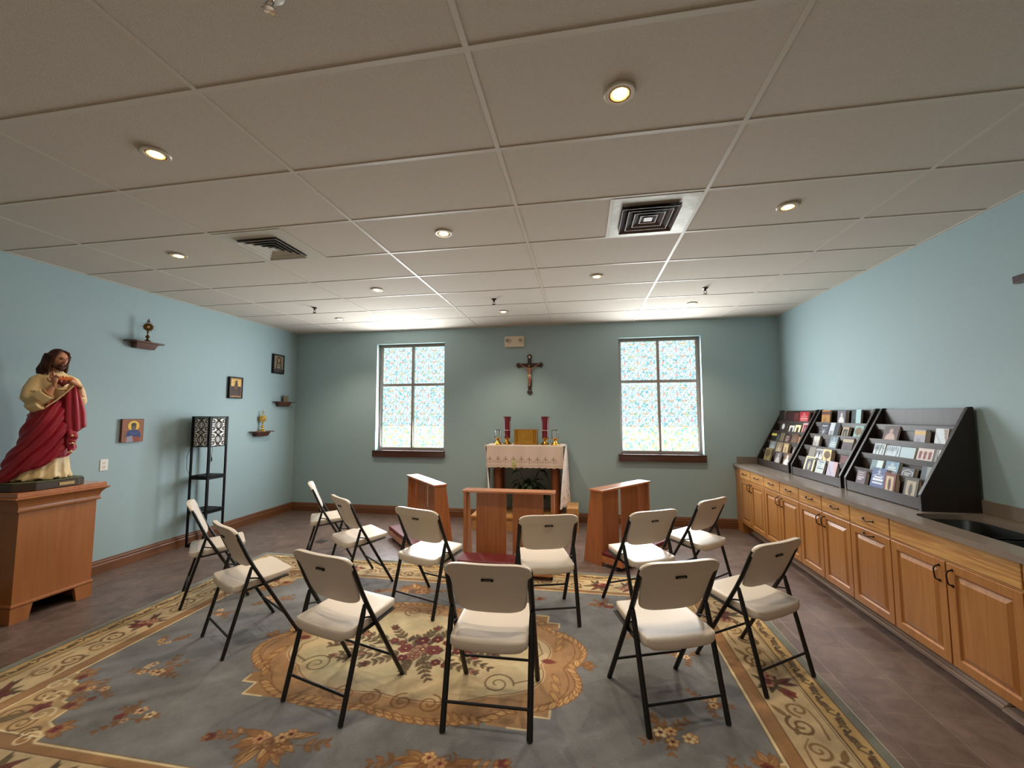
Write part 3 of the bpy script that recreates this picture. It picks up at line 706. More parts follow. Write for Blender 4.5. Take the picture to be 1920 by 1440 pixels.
m = MB(); cornice([(0.0, 0.852), (0.018, 0.856), (0.022, 0.866), (0.016, 0.876), (0.014, 0.89), (0.018, 0.91), (0.03, 0.935), (0.046, 0.952), (0.058, 0.958), (0.062, 0.966), (0.056, 0.974)], m); m.build('cornice', M_ped, t)
MB().box(px0, px1+0.044, -py-0.044, py+0.044, 0.974, 1.01).build('top', M_kneelx, t, bevel=0.003)
for sy in (-1, 1):
    MB().prism([(sy*(py+0.008), 0.0), (sy*(py+0.008), 0.118), (sy*(py-0.125), 0.118), (sy*(py-0.105), 0.0)], 'X', px1-0.02, px1+0.008).build('bracket_foot', M_ped, t)
    MB().prism([(px1-0.021, 0.0), (px1-0.021, 0.118), (px0, 0.118), (px0, 0.0)], 'Y', sy*(py-0.01), sy*(py+0.008)).build('side_skirt', M_ped, t)
# ------------------------------------------------------------------ base cabinets, worktop, sink
FX = 2.565        # face of the cabinets
def raised(m, y0, y1, z0, z1, x):      # raised panel door blank whose front looks towards -x
    e, g_, b_ = 0.052, 0.011, 0.026
    L = [(0, 0), (e, 0), (e+0.006, g_), (e+0.012, g_), (e+b_+0.012, 0.001)]
    vs = []; fs = []
    for d, dp in L: vs += [(x+dp, y0+d, z0+d), (x+dp, y1-d, z0+d), (x+dp, y1-d, z1-d), (x+dp, y0+d, z1-d)]
    for i in range(len(L)-1):
        for j in range(4): fs.append((i*4+j, (i+1)*4+j, (i+1)*4+(j+1) % 4, i*4+(j+1) % 4))
    n = (len(L)-1)*4; fs.append((n+3, n+2, n+1, n)); o = len(vs)
    vs += [(x+0.02, y0, z0), (x+0.02, y1, z0), (x+0.02, y1, z1), (x+0.02, y0, z1)]
    for j in range(4): fs.append((j, (j+1) % 4, o+(j+1) % 4, o+j))
    fs.append((o, o+1, o+2, o+3)); m.add(vs, fs)
def pull(m, y, z, vert):               # wavy bronze pull
    P = []
    for k in range(13):
        u = k/12-0.5; out = 0.030*math.sqrt(max(0, 1-(2*u)**4)); s_ = 0.006*math.sin(u*2*PI)
        P.append((FX-out, y+s_*0.4, z+u*0.092) if vert else (FX-out, y+u*0.105, z+s_))
    m.tube(P, [0.0055 if k in (0, 12) else 0.0042 for k in range(13)], 8)
    for q in (-0.046, 0.046): m.lathe([(0.0085, -0.0005), (0.0085, -0.004), (0.005, -0.007)], 12, (FX, y if vert else y+q*1.14, z+q if vert else z), axis='X')
def cabinet(y0, y1, doors, drawers, label, drawer_handles=True, group='base cabinets'):
    t = thing('base_cabinet', label, 'cabinet', (0, 0, 0), 0, group)
    MB().box(FX+0.021, FX+0.036, y0+0.001, y1-0.001, 0.13, 0.884).box(XR-0.018, XR-0.003, y0+0.001, y1-0.001, 0.13, 0.884).box(FX+0.036, XR-0.018, y0+0.001, y0+0.016, 0.13, 0.66).box(FX+0.036, XR-0.018, y1-0.016, y1-0.001, 0.13, 0.66).box(FX+0.036, XR-0.018, y0+0.016, y1-0.016, 0.13, 0.145).build('carcass', M_oakv, t)
    MB().box(FX+0.010, FX+0.0208, y0+0.001, y1-0.001, 0.735, 0.748).build('face_frame', M_oak, t)
    for a, b in drawers:
        d = MB().box(FX, FX+0.02, a+0.0045, b-0.0045, 0.7495, 0.8805).build('drawer' if drawer_handles else 'false_front', M_oak, t, bevel=0.004)
        if drawer_handles: m = MB(); pull(m, (a+b)/2, 0.815, False); m.build('handle', M_bronze, d)
    for a, b, hy in doors:
        m = MB(); raised(m, a+0.0045, b-0.0045, 0.142, 0.7335, FX)
        d = m.build('door', M_oakv, t, bevel=0.0018, seg=1)
        m = MB(); pull(m, hy if hy else (a+b)/2, 0.655 if hy else 0.705, bool(hy)); m.build('handle', M_bronze, d)
cabinet(3.99, 4.74, [(3.99, 4.392, 4.355), (4.392, 4.74, 4.43)], [(3.99, 4.392), (4.392, 4.74)], 'oak base cabinet with two drawers, farthest one, touching the altar wall corner')
cabinet(3.19, 3.99, [(3.19, 3.59, 3.545), (3.59, 3.99, 3.635)], [(3.19, 3.59), (3.59, 3.99)], 'oak base cabinet with two drawers, second from the altar wall corner')
cabinet(2.39, 3.19, [(2.39, 2.79, 2.75), (2.79, 3.19, 2.83)], [(2.39, 2.79), (2.79, 3.19)], 'oak base cabinet with two drawers, third from the altar wall corner')
cabinet(1.95, 2.39, [(1.95, 2.39, None)], [(1.95, 2.39)], 'narrow oak base cabinet with one drawer over one door with sideways handle')
cabinet(1.06, 1.95, [(1.06, 1.505, 1.46), (1.505, 1.95, 1.55)], [(1.06, 1.95)], 'wide oak sink cabinet with plain false front above two big doors', False)
cabinet(0.17, 1.06, [(0.17, 0.615, 0.57), (0.615, 1.06, 0.66)], [(0.17, 0.615), (0.615, 1.06)], 'oak base cabinet at the edge of view past the sink cabinet')
struct(MB().box(FX+0.01, XR-0.003, 4.741, YB-0.001, 0.0, 0.884).build('trim_2', M_oakv), 'oak filler strip between cabinets and back wall')
struct(MB().box(2.73, 2.745, 0.17, 4.74, 0.0, 0.13).build('trim_3', wood('toe_board', (70, 44, 30), (52, 32, 24), 'Y', 1, 0.4)), 'dark toe board under the cabinets')
M_toe = wood('toe_moulding', (232, 210, 194), (206, 178, 158), 'Y', 0.8, 0.2, 1.0)  # wood lightened: the window's glancing reflection is put into its colour
struct(MB().prism([(2.73, 0), (2.676, 0), (2.674, 0.008), (2.684, 0.012), (2.686, 0.02), (2.700, 0.026), (2.704, 0.036), (2.72, 0.044), (2.73, 0.044)], 'Y', 1.36, 4.74).build('trim_4', M_toe), 'stepped moulding along the foot of the cabinets, lightened as by window reflection')
struct(MB().prism([(2.73, 0), (2.668, 0), (2.668, 0.01), (2.69, 0.02), (2.73, 0.026)], 'Y', 0.17, 1.35).build('trim_5', M_toe), 'low end piece of the cabinet foot moulding')

t = thing('countertop', 'long grey speckled countertop running over all the oak cabinets', 'countertop', (0, 0, 0))
CT, CB_, CX = 0.92, 0.885, 2.545
sx0, sx1, sy0, sy1, rr = 2.70, 3.09, 1.10, 1.965, 0.10
m = MB()
m.box(CX, XR-0.001, sy1, YB-0.001, CB_, CT); m.box(CX, XR-0.001, 0.17, sy0, CB_, CT); m.box(CX, sx0, sy0, sy1, CB_, CT); m.box(sx1, XR-0.001, sy0, sy1, CB_, CT)
for (cx, cy, ax, ay) in ((sx0, sy0, 1, 1), (sx1, sy0, -1, 1), (sx0, sy1, 1, -1), (sx1, sy1, -1, -1)):
    pts = [(cx, cy)]+[(cx+ax*rr*(1-math.sin(q)), cy+ay*rr*(1-math.cos(q))) for q in [PI/2*k/8 for k in range(9)]]
    m.prism(pts, 'Z', CB_, CT)
m.build('slab', M_counter, t)
MB().box(XR-0.020, XR-0.001, 0.17, YB-0.021, CT, 1.014).build('backsplash', M_counter, t, bevel=0.002)
MB().box(CX+0.05, XR-0.001, YB-0.020, YB-0.001, CT, 1.014).build('backsplash', M_counter, t, bevel=0.002)
t = thing('kitchen_sink', 'double bowl stainless steel sink sunk in the countertop', 'sink', (0, 0, 0))
def bowl(y0, y1, x0, x1, dep):
    def P(u, v):
        cx, cy = (x0+x1)/2, (y0+y1)/2; a = 2*PI*u
        hx, hy = (x1-x0)/2, (y1-y0)/2
        ins = 0.012*(v > 0.02)+0.02*v if v < 0.8 else 0.028+0.06*((v-0.8)/0.2)**2
        if v >= 0.99: ins = hx*0.97
        c_, s_ = math.cos(a), math.sin(a); n_ = 5.0
        k_ = (abs(c_)**n_+abs(s_)**n_)**(-1/n_)
        fx, fy = max(0.001, hx-ins), max(0.001, hy-ins*hy/hx if v >= 0.99 else hy-ins)
        z = 0.884-dep*min(1, max(0, v-0.08)/0.77)**0.9
        if v < 0.05: fx += 0.045; fy += 0.0 if False else 0.030
        return (cx+fx*c_*k_, cy+fy*s_*k_, z)
    return MB().grid(P, 48, 14, closed_u=True)
bowl(1.495, 1.975, 2.69, 3.10, 0.19).build('bowl', M_steel, t, solid=0.0)
bowl(1.09, 1.475, 2.69, 3.10, 0.19).build('bowl', M_steel, t, solid=0.0)
MB().box(2.69, 3.10, 1.472, 1.498, 0.868, 0.8835).build('divider', M_steel, t, bevel=0.005)
for cy in (1.73, 1.28): MB().lathe([(0.042, 0.695), (0.044, 0.699), (0.036, 0.699), (0.03, 0.694), (0, 0.6945)], 24, (2.895, cy, 0)).build('drain', M_chrome, t)

# ------------------------------------------------------------------ stepped book racks
RX = 2.83
RK = [(3.955, 4.835, 'far'), (2.965, 3.90, 'mid'), (2.03, 2.91, 'near')]
RLAB = ['dark wooden stepped book rack in the room corner nearest the altar wall', 'dark wooden stepped book rack standing between the other two racks', 'dark wooden stepped book rack with empty top tier on the sink side']
for (y0, y1, _), lab in zip(RK, RLAB):
    t = thing('book_rack', lab, 'book rack', (RX, (y0+y1)/2, 0.92), 0, 'stepped book racks on the counter'); hw = (y1-y0)/2
    sp = [(0, 0), (0, 0.115), (0.335, 0.745), (0.348, 0.753), (0.368, 0.753), (0.3715, 0.745), (0.3715, 0)]
    for q in (-1, 1): MB().prism(sp, 'Y', q*hw, q*(hw-0.028)).build('side_panel', M_walnut, t, bevel=0.002)
    w = hw-0.0285
    MB().box(0.36, 0.3715, -w, w, 0.002, 0.745).build('back_panel', M_walnuty, t)
    for k in range(5):
        xk = 0.068*k+(0.004 if k == 0 else 0); zt = 0.09+0.13*k
        fl_ = 0.045 if k == 0 else zt-0.05
        MB().box(xk, xk+0.010, -w, w, 0.006 if k == 0 else zt-0.05, zt).build('shelf_lip', M_walnuty, t, bevel=0.0015)
        nx = 0.068*(k+1)+0.011
        MB().box(xk+0.0105, nx+0.004, -w, w, fl_-0.008, fl_).build('shelf', M_walnuty, t)
        zn = (0.09+0.13*(k+1)-0.055) if k < 4 else 0.74
        MB().box(nx-0.001, nx+0.004, -w, w, fl_+0.0005, zn).build('riser', M_walnuty, t)
def cover(st, w, h, A, B_, seed):
    p = Pic(w, h, 0.0062, A); r = random.Random(seed); L = lambda c, k: tuple(min(255, max(0, x*k)) for x in c)
    if st == 'lines':
        for k in range(4): p.rect(w*0.14, w*(0.6+0.28*r.random()), h*(0.86-k*0.13), h*(0.91-k*0.13), B_)
    elif st == 'title':
        p.rect(w*0.15, w*0.85, h*0.34, h*0.40, B_); p.rect(w*0.12, w*0.88, h*0.46, h*0.55, B_); p.rect(w*0.22, w*0.78, h*0.6, h*0.66, B_)
        p.line([(w*0.5, h*0.72), (w*0.5, h*0.94)], 0.006, B_); p.line([(w*0.38, h*0.84), (w*0.62, h*0.84)], 0.006, B_); p.line([(w*0.15, h*0.66), (w*0.5, h*0.76), (w*0.85, h*0.66)], 0.005, B_)
    elif st == 'frame':
        p.rect(w*0.16, w*0.84, h*0.12, h*0.86, B_); p.disc(w*0.5, h*0.5, w*0.13, h*0.26, L(A, 0.8)); p.disc(w*0.5, h*0.66, w*0.08, w*0.08, L(A, 0.7))
    elif st == 'half':
        p.rect(w*0.5, w, 0, h, B_); p.rect(w*0.1, w*0.42, h*0.2, h*0.5, L(A, 0.75))
    elif st == 'drip':
        for k in range(6): p.leaf(w*(0.1+0.15*k), h, -PI/2+0.2*(r.random()-0.5), h*(0.3+0.5*r.random()), 0.018, B_)
    elif st == 'arches':
        for k in range(3): x = w*(0.2+0.3*k); p.rect(x-w*0.1, x+w*0.1, h*0.42, h*0.74, B_); p.disc(x, h*0.74, w*0.1, w*0.1, B_)
        p.disc(w*0.16, h*0.2, w*0.08, w*0.08, (70, 70, 76)); p.rect(w*0.35, w*0.9, h*0.16, h*0.24, (90, 88, 90))
    elif st == 'arches1':
        p.rect(w*0.3, w*0.7, h*0.1, h*0.62, B_); p.disc(w*0.5, h*0.62, w*0.2, w*0.2, B_)
    elif st == 'figure':
        p.disc(w*0.5, h*0.3, w*0.34, h*0.34, B_); p.disc(w*0.5, h*0.72, w*0.13, h*0.15, L(B_, 0.9)); p.rect(0, w, 0, h*0.1, L(A, 0.8))
    elif st == 'band': p.rect(0, w, h*0.72, h*0.92, B_); p.disc(w*0.4, h*0.35, w*0.2, h*0.2, L(A, 0.85))
    elif st == 'diag': p.poly([(w, h), (w*0.62, h), (w*0.8, h*0.5), (w, h*0.3)], B_); p.line([(0, h*0.8), (w*0.5, h*0.3), (w*0.8, 0)], 0.012, L(A, 0.85))
    elif st == 'tree':
        p.disc(w*0.5, h*0.66, w*0.4, h*0.24, B_, 0.75); p.line([(w*0.5, 0), (w*0.48, h*0.6)], 0.012, B_); p.rect(0, w, 0, h*0.14, L(B_, 0.9))
    elif st == 'star':
        for k in range(8): a = PI*k/4; p.line([(w*0.5, h*0.45), (w*0.5+w*0.4*math.cos(a), h*0.45+w*0.4*math.sin(a))], (0.008, 0.003), B_)
        p.rect(w*0.2, w*0.8, h*0.8, h*0.86, B_)
    elif st == 'disc': p.disc(w*0.5, h*0.66, w*0.22, w*0.22, B_); p.rect(w*0.2, w*0.9, h*0.2, h*0.26, L(B_, 0.5))
    elif st == 'ornate':
        p.line([(w*0.1, h*0.15), (w*0.1, h*0.7), (w*0.3, h*0.78), (w*0.5, h*0.86), (w*0.7, h*0.78), (w*0.9, h*0.7), (w*0.9, h*0.15)], 0.006, B_, 1, True)
        p.rect(w*0.24, w*0.76, h*0.6, h*0.65, B_); p.spiral(w*0.38, h*0.4, w*0.14, 1.2, 0, 0.008, B_); p.spiral(w*0.64, h*0.38, w*0.14, 1.2, 2, 0.008, B_)
    return p
TIER = ['bottom tier', 'second tier', 'third tier', 'fourth tier', 'top tier']
RNM = ['corner rack', 'middle rack', 'sink side rack']
ROWG = ['books in the rack nearest the altar wall', 'books in the middle rack', 'books in the rack beside the sink']
BOOKS = [
  (0, 0, 4.621, 0.185, 0.209, 0.02, 'tree', (128, 112, 76), (74, 62, 44), 'olive gold book'),
  (0, 0, 4.324, 0.156, 0.187, 0.015, 'figure', (98, 92, 92), (170, 166, 162), 'grey book with pale figure'),
  (0, 0, 4.093, 0.17, 0.189, 0.02, 'figure', (106, 84, 66), (222, 218, 210), 'brown book with white robed figure'),
  (0, 1, 4.624, 0.186, 0.175, 0.015, 'title', (110, 116, 118), (160, 166, 168), 'grey title book'),
  (0, 1, 4.425, 0.175, 0.174, 0.02, 'figure', (120, 106, 88), (166, 150, 120), 'tan grey book'),
  (0, 1, 4.233, 0.127, 0.169, 0.03, 'frame', (160, 134, 98), (192, 172, 134), 'tan book with thick spine'),
  (0, 1, 4.032, 0.09, 0.139, 0.02, 'title', (104, 92, 92), (190, 184, 180), 'grey book beside the divider'),
  (0, 2, 4.717, 0.145, 0.159, 0.01, 'band', (44, 38, 38), (206, 200, 96), 'black book with yellow band'),
  (0, 2, 4.59, 0.068, 0.137, 0.02, 'plain', (74, 78, 80), (96, 100, 100), 'thin slate booklet'),
  (0, 2, 4.482, 0.116, 0.16, 0.015, 'plain', (104, 96, 80), (120, 110, 92), 'khaki book'),
  (0, 2, 4.334, 0.123, 0.133, 0.015, 'lines', (86, 60, 58), (170, 160, 156), 'striped brown book'),
  (0, 2, 4.166, 0.163, 0.159, 0.015, 'title', (92, 68, 54), (120, 96, 76), 'brown book'),
  (0, 2, 4.034, 0.093, 0.135, 0.015, 'figure', (150, 104, 72), (196, 160, 120), 'orange brown book'),
  (0, 3, 4.585, 0.173, 0.165, 0.025, 'disc', (56, 52, 52), (206, 210, 210), 'black book with pale moon'),
  (0, 3, 4.363, 0.126, 0.13, 0.01, 'arches1', (206, 206, 204), (60, 56, 60), 'white booklet with dark doorway'),
  (0, 3, 4.218, 0.137, 0.14, 0.01, 'arches1', (222, 218, 178), (64, 58, 50), 'cream booklet with dark doorway'),
  (0, 3, 4.051, 0.127, 0.168, 0.01, 'frame', (196, 170, 168), (140, 36, 44), 'red book with pale border'),
  (0, 4, 4.732, 0.142, 0.187, 0.03, 'plain', (44, 38, 38), (60, 52, 50), 'black book at the rack end'),
  (0, 4, 4.528, 0.207, 0.175, 0.01, 'plain', (58, 36, 34), (76, 48, 44), 'dark brown book'),
  (0, 4, 4.347, 0.138, 0.162, 0.01, 'lines', (84, 34, 36), (110, 60, 56), 'dark maroon book'),
  (0, 4, 4.162, 0.207, 0.168, 0.02, 'title', (168, 40, 50), (226, 170, 170), 'bright red book'),
  (1, 0, 3.598, 0.179, 0.198, 0.015, 'frame', (226, 216, 180), (70, 70, 88), 'cream bordered book with dark city picture'),
  (1, 0, 3.388, 0.149, 0.182, 0.02, 'lines', (196, 206, 204), (96, 120, 148), 'blue and cream book with title bands'),
  (1, 0, 3.177, 0.147, 0.187, 0.025, 'diag', (190, 186, 204), (214, 170, 178), 'pale pink and blue book'),
  (1, 1, 3.655, 0.121, 0.171, 0.015, 'plain', (132, 130, 120), (150, 148, 138), 'plain grey booklet'),
  (1, 1, 3.514, 0.142, 0.161, 0.015, 'drip', (216, 218, 222), (40, 42, 50), 'black and white book'),
  (1, 1, 3.349, 0.142, 0.166, 0.04, 'tree', (226, 206, 150), (70, 46, 36), 'cream book with dark tree'),
  (1, 1, 3.078, 0.13, 0.131, 0.025, 'lines', (92, 44, 44), (140, 96, 90), 'dark maroon book'),
  (1, 2, 3.679, 0.116, 0.163, 0.025, 'drip', (150, 150, 144), (206, 206, 200), 'grey booklet with white tracery'),
  (1, 2, 3.378, 0.133, 0.174, 0.015, 'title', (116, 140, 152), (196, 206, 210), 'steel blue book'),
  (1, 2, 3.143, 0.159, 0.172, 0.02, 'band', (96, 86, 90), (186, 176, 150), 'grey book with cream upper half'),
  (1, 3, 3.659, 0.165, 0.174, 0.015, 'star', (66, 68, 78), (180, 184, 190), 'slate book with star burst'),
  (1, 3, 3.475, 0.165, 0.184, 0.02, 'half', (200, 208, 216), (56, 64, 74), 'white book with dark landscape'),
  (1, 3, 3.278, 0.1, 0.141, 0.025, 'frame', (178, 162, 130), (48, 48, 52), 'small black book with cream frame'),
  (1, 3, 3.084, 0.129, 0.162, 0.02, 'tree', (150, 190, 186), (120, 84, 50), 'green and orange landscape book'),
  (1, 4, 3.705, 0.164, 0.186, 0.015, 'band', (168, 124, 62), (92, 50, 42), 'brown and orange book'),
  (1, 4, 3.424, 0.137, 0.18, 0.035, 'figure', (104, 104, 116), (220, 216, 216), 'grey book with white figure'),
  (1, 4, 3.189, 0.139, 0.185, 0.02, 'half', (54, 70, 72), (176, 214, 218), 'teal and white book'),
  (2, 0, 2.733, 0.119, 0.157, 0.03, 'lines', (92, 72, 84), (190, 180, 190), 'mauve grey book with pale lines'),
  (2, 0, 2.533, 0.164, 0.207, 0.025, 'title', (58, 84, 138), (224, 230, 240), 'blue book with white title lines and star'),
  (2, 0, 2.386, 0.121, 0.183, 0.06, 'frame', (112, 34, 40), (206, 190, 150), 'thick maroon book with cream picture panel'),
  (2, 0, 2.175, 0.132, 0.174, 0.03, 'frame', (74, 66, 54), (176, 166, 140), 'dark olive book with framed statue picture'),
  (2, 1, 2.636, 0.14, 0.137, 0.02, 'half', (110, 140, 150), (206, 228, 230), 'grey book with pale cyan half'),
  (2, 1, 2.457, 0.141, 0.143, 0.025, 'title', (112, 150, 176), (210, 226, 232), 'sky blue booklet'),
  (2, 1, 2.288, 0.123, 0.114, 0.03, 'ornate', (60, 64, 72), (200, 204, 208), 'slate book with white ornamental frame'),
  (2, 1, 2.109, 0.094, 0.144, 0.03, 'half', (70, 80, 86), (140, 154, 158), 'dark glossy boxed set with silver edge'),
  (2, 2, 2.701, 0.131, 0.146, 0.02, 'drip', (214, 228, 234), (96, 110, 116), 'white book with dark tree shapes'),
  (2, 2, 2.541, 0.153, 0.138, 0.02, 'drip', (206, 222, 232), (130, 150, 165), 'white book with blue grey shapes'),
  (2, 2, 2.38, 0.145, 0.136, 0.025, 'plain', (190, 214, 224), (220, 236, 240), 'pale blue white book'),
  (2, 2, 2.211, 0.144, 0.142, 0.02, 'arches', (216, 206, 200), (130, 60, 56), 'white book with three red arches'),
  (2, 2, 2.118, 0.033, 0.143, 0.02, 'half', (86, 82, 84), (150, 148, 148), 'narrow dark grey book beside the arches book'),
  (2, 2, 2.081, 0.033, 0.142, 0.015, 'plain', (214, 228, 230), (230, 236, 238), 'narrow white booklet at the very end'),
  (2, 3, 2.66, 0.172, 0.172, 0.015, 'figure', (88, 70, 68), (200, 170, 158), 'brown book with pale portrait'),
  (2, 3, 2.331, 0.104, 0.147, 0.05, 'band', (176, 176, 190), (226, 190, 120), 'lilac grey book with yellow title band'),
  (2, 3, 2.135, 0.113, 0.164, 0.035, 'diag', (214, 226, 232), (160, 140, 130), 'white book with brown corner'),
]

M_cov = {}
for i, (ri, k, yc, w, h, th, st, A, B_, d) in enumerate(BOOKS):
    t = thing('book', '%s, %s of the %s' % (d, TIER[k], RNM[ri]), 'book', (0, 0, 0), 0, ROWG[ri])
    zf = 0.92+(0.0455 if k == 0 else 0.09+0.13*k-0.0495); xk = RX+0.068*k+(0.004 if k == 0 else 0)
    dep = min(th, 0.036 if h > 0.14 else 0.032)
    # lean back until the rear top edge meets the tier behind
    avail = 0.068+0.011-0.012 - dep - 0.003
    ang = math.asin(max(0.02, min(0.30, avail/ (0.15 if h > 0.15 else h))))
    if k == 4: ang = min(ang, 0.12)
    t.location = (xk+0.0125, yc, zf+0.0005); t.rotation_euler = (0, ang, rnd.uniform(-0.02, 0.02) if w > 0.08 else 0)
    key = tuple(A)
    if key not in M_cov: M_cov[key] = mat('cover_%d_%d_%d' % key, A, 0.4)
    cb = MB(); cb.box(0, 0.0018, -w/2, w/2, 0, h); cb.box(dep-0.0018, dep, -w/2, w/2, 0, h); cb.box(0.0018, dep-0.0018, w/2-0.0018, w/2, 0, h)
    cb.build('cover', M_cov[key], t)
    MB().box(0.002, dep-0.002, -w/2+0.003, w/2-0.002, 0.002, h-0.003).build('pages', M_page, t)
    p = cover(st, w, h, A, B_, i)
    painted('cover_picture', p, lambda X, Y, w=w: (X*0-0.0006, w/2-X, Y), M_gloss if ri == 2 else M_paint, t)
# ------------------------------------------------------------------ kneelers (prie-dieu)
def kneeler(label):
    t = thing('kneeler', label, 'kneeler', (0, 0, 0), 0, 'wooden kneelers facing the altar')
    hw = 0.485; HT = 0.80
    # local: user side at y=0 (towards -y), altar side at +y
    MB().box(-hw-0.012, hw+0.012, -0.015, 0.150, HT-0.022, HT).build('armrest_top', M_kneelx, t, bevel=0.003)
    for q in (-1, 1):
        MB().prism([(0.0, 0), (0.0, HT-0.0225), (0.138, HT-0.0225), (0.245, 0)], 'X', q*hw, q*(hw-0.034)).build('side_panel', M_kneel, t, bevel=0.002)
    for a, b in ((-0.365, -0.035), (0.035, 0.365)):
        MB().box(a, b, 0.088, 0.110, 0.0605, HT-0.0225).build('front_board', M_kneel, t, bevel=0.002)
    MB().box(-hw+0.0345, hw-0.0345, 0.0, 0.035, 0.06, 0.13).build('rail', M_kneelx, t, bevel=0.002)
    MB().box(-hw+0.002, hw-0.002, -0.255, -0.001, 0.045, 0.112).build('kneeler_base', M_kneelx, t, bevel=0.002)
    MB().box(-hw+0.006, hw-0.006, -0.25, -0.002, 0.1125, 0.155).build('kneeling_pad', M_pad, t, bevel=0.012, seg=3)
    for q in (-1, 1):
        MB().box(q*(hw-0.004), q*(hw-0.03), -0.20, -0.16, 0, 0.0445).build('leg', M_shadow, t)
    return t
kn = kneeler('amber wooden kneeler with maroon pad standing straight in front of the altar')
kn.location = (-0.362, 2.885, 0.0115)
dup(kn, (-1.612, 3.557, 0), math.radians(-47.3), 'angled wooden kneeler with shiny top nearer the window on the icon wall side')
dup(kn, (0.918, 3.532, 0), math.radians(50.2), 'angled wooden kneeler with shiny top nearer the window by the cabinets')

# ------------------------------------------------------------------ altar
t = thing('altar_platform', 'low pale pine platform under the altar table', 'platform', (0, 0, 0))
MB().box(-1.15, 0.19, 4.27, 4.90, 0.17, 0.20).build('deck', M_pine, t, bevel=0.003)
MB().box(-1.13, 0.185, 4.29, 4.89, 0.0, 0.1695).build('skirt', M_pine, t)
t = MB().box(0.195, 0.355, 4.36, 4.80, 0.0, 0.325).build('pine_box', M_pine, bevel=0.003); tag(t, 'plain pale pine box standing beside the altar under the cloth corner', 'wooden box')
t = thing('altar_table', 'rough wooden altar table with thick posts under white lace cloth', 'altar', (0, 0, 0))
MB().box(-0.955, 0.155, 4.44, 4.87, 1.125, 1.168).build('tabletop', M_log, t, bevel=0.004)
for x in (-0.815, 0.028):
    for y in (4.55, 4.78):
        MB().tube([(x, y, 0.2005), (x+0.004, y, 0.5), (x-0.003, y, 0.85), (x, y, 1.1245)], [0.062, 0.058, 0.060, 0.063], 16).build('leg', M_log, t)
MB().box(-0.77, -0.02, 4.80, 4.83, 1.0, 1.124).build('apron', M_log, t)
# cloth: one draped sheet with scalloped embroidered edge
t = thing('altar_cloth', 'white lace altar cloth with tan embroidered crosses and scalloped hem', 'altar cloth', (0, 0, 0))
CLO = (232, 214, 200); TAN = (150, 118, 100)
def lace(w, h, seed, n):
    p = Pic(w, h, 0.0065, CLO); r = random.Random(seed)
    sc = w/n
    for k in range(n):     # darker eyelets along the hem
        for q in range(3): p.disc((k+0.5)*sc+(q-1)*sc*0.26, 0.03+0.004*abs(q-1), 0.006, 0.005, (186, 160, 144))
        p.line([(k*sc, 0.03), ((k+0.5)*sc, 0.016), ((k+1)*sc, 0.03)], 0.006, (214, 190, 172))
    for k in range(int(w/0.115)+1):
        x = 0.05+k*0.115+0.004*r.random(); z = 0.105
        if x > w-0.03: break
        p.line([(x, z-0.035), (x, z+0.04)], 0.0085, TAN); p.line([(x-0.024, z+0.012), (x+0.024, z+0.012)], 0.0085, TAN)
        for q in (-1, 1): p.disc(x+0.024*q, z+0.012, 0.007, 0.006, TAN); p.spiral(x+0.038*q, z-0.022, 0.018, 1.1, 0 if q > 0 else PI, 0.005, (176, 146, 122), q)
        p.disc(x, z+0.042, 0.007, 0.006, TAN)
    p.line([(0, 0.068), (w, 0.068)], 0.004, (200, 176, 156))
    return p
p = Pic(1.15, 0.46, 0.02, CLO)
painted('cloth_top', p, lambda X, Y: (-0.972+X, 4.425+Y, 1.174+0.001*np.sin(X*30)), M_cloth, t, thick=0.003)
nf = 13; p = lace(1.11, 0.305, 1, nf)
def front(X, Y):
    u = X/1.11; z = 1.172-(0.305-Y)*1.0
    sc = 0.012*np.abs(np.sin(u*nf*PI)); z = z-sc*(1-Y/0.305)
    y = 4.421-0.010*np.sin(u*23+1)*(1-Y/0.305)-0.012*(1-Y/0.305)+0.004*np.sin(u*57)*(1-Y/0.305)
    return (-0.955+X, y, z)
painted('front_drop', p, front, M_cloth, t, thick=0.003)
for q, x0, seed in ((-1, -0.977, 2), (1, 0.182, 3)):
    hgt = 0.865; p = lace(0.50, hgt, seed, 6)
    for k in range(5):
        for j in range(3): z = 0.2+0.15*k; x = 0.04+0.2*j+0.09*(k % 2); p.line([(x, z-0.03), (x+0.012, z+0.035)], 0.0085, TAN); p.line([(x-0.018, z+0.012), (x+0.03, z+0.002)], 0.0085, TAN)
    def side(X, Y, q=q, x0=x0, hgt=hgt):
        f = 1-Y/hgt; v = X/0.50
        z = 1.172-(hgt-Y); z = z-0.02*np.abs(np.sin(v*6*PI))*(f > 0.97)
        x = x0+q*(0.008+0.032*f+0.014*f*np.sin(v*14+q))-q*0.13*f**0.8*(1-v)**1.5; y = 4.408+X*0.93-0.03*f*(1-v)
        return (x, y, z)
    painted('side_drop', p, side, M_cloth, t, thick=0.003)
ZT = 1.177
# tabernacle
t = thing('tabernacle', 'polished gold box with raised round emblem at the centre of the altar', 'tabernacle', (-0.405, 4.66, ZT))
MB().box(-0.178, 0.178, -0.09, 0.09, 0.0, 0.008).box(-0.172, 0.172, -0.085, 0.085, 0.008, 0.212).box(-0.178, 0.178, -0.09, 0.09, 0.212, 0.222).build('body', mat('tabernacle_gold', (190, 140, 60), 0.22, 1.0), t, bevel=0.002)
d = MB().box(-0.103, 0.103, -0.094, -0.0852, 0.014, 0.208).build('door', M_gold, t, bevel=0.003)
m = MB().lathe([(0.066, -0.0945), (0.070, -0.099), (0.062, -0.0985), (0.058, -0.0945)], 32, (0, 0, 0.112), axis='Y', closed=True)
for k in range(20):
    a = 2*PI*k/20; m.ell((0.062*math.cos(a), -0.0975, 0.112+0.062*math.sin(a)), (0.007, 0.004, 0.007), 8, 6)
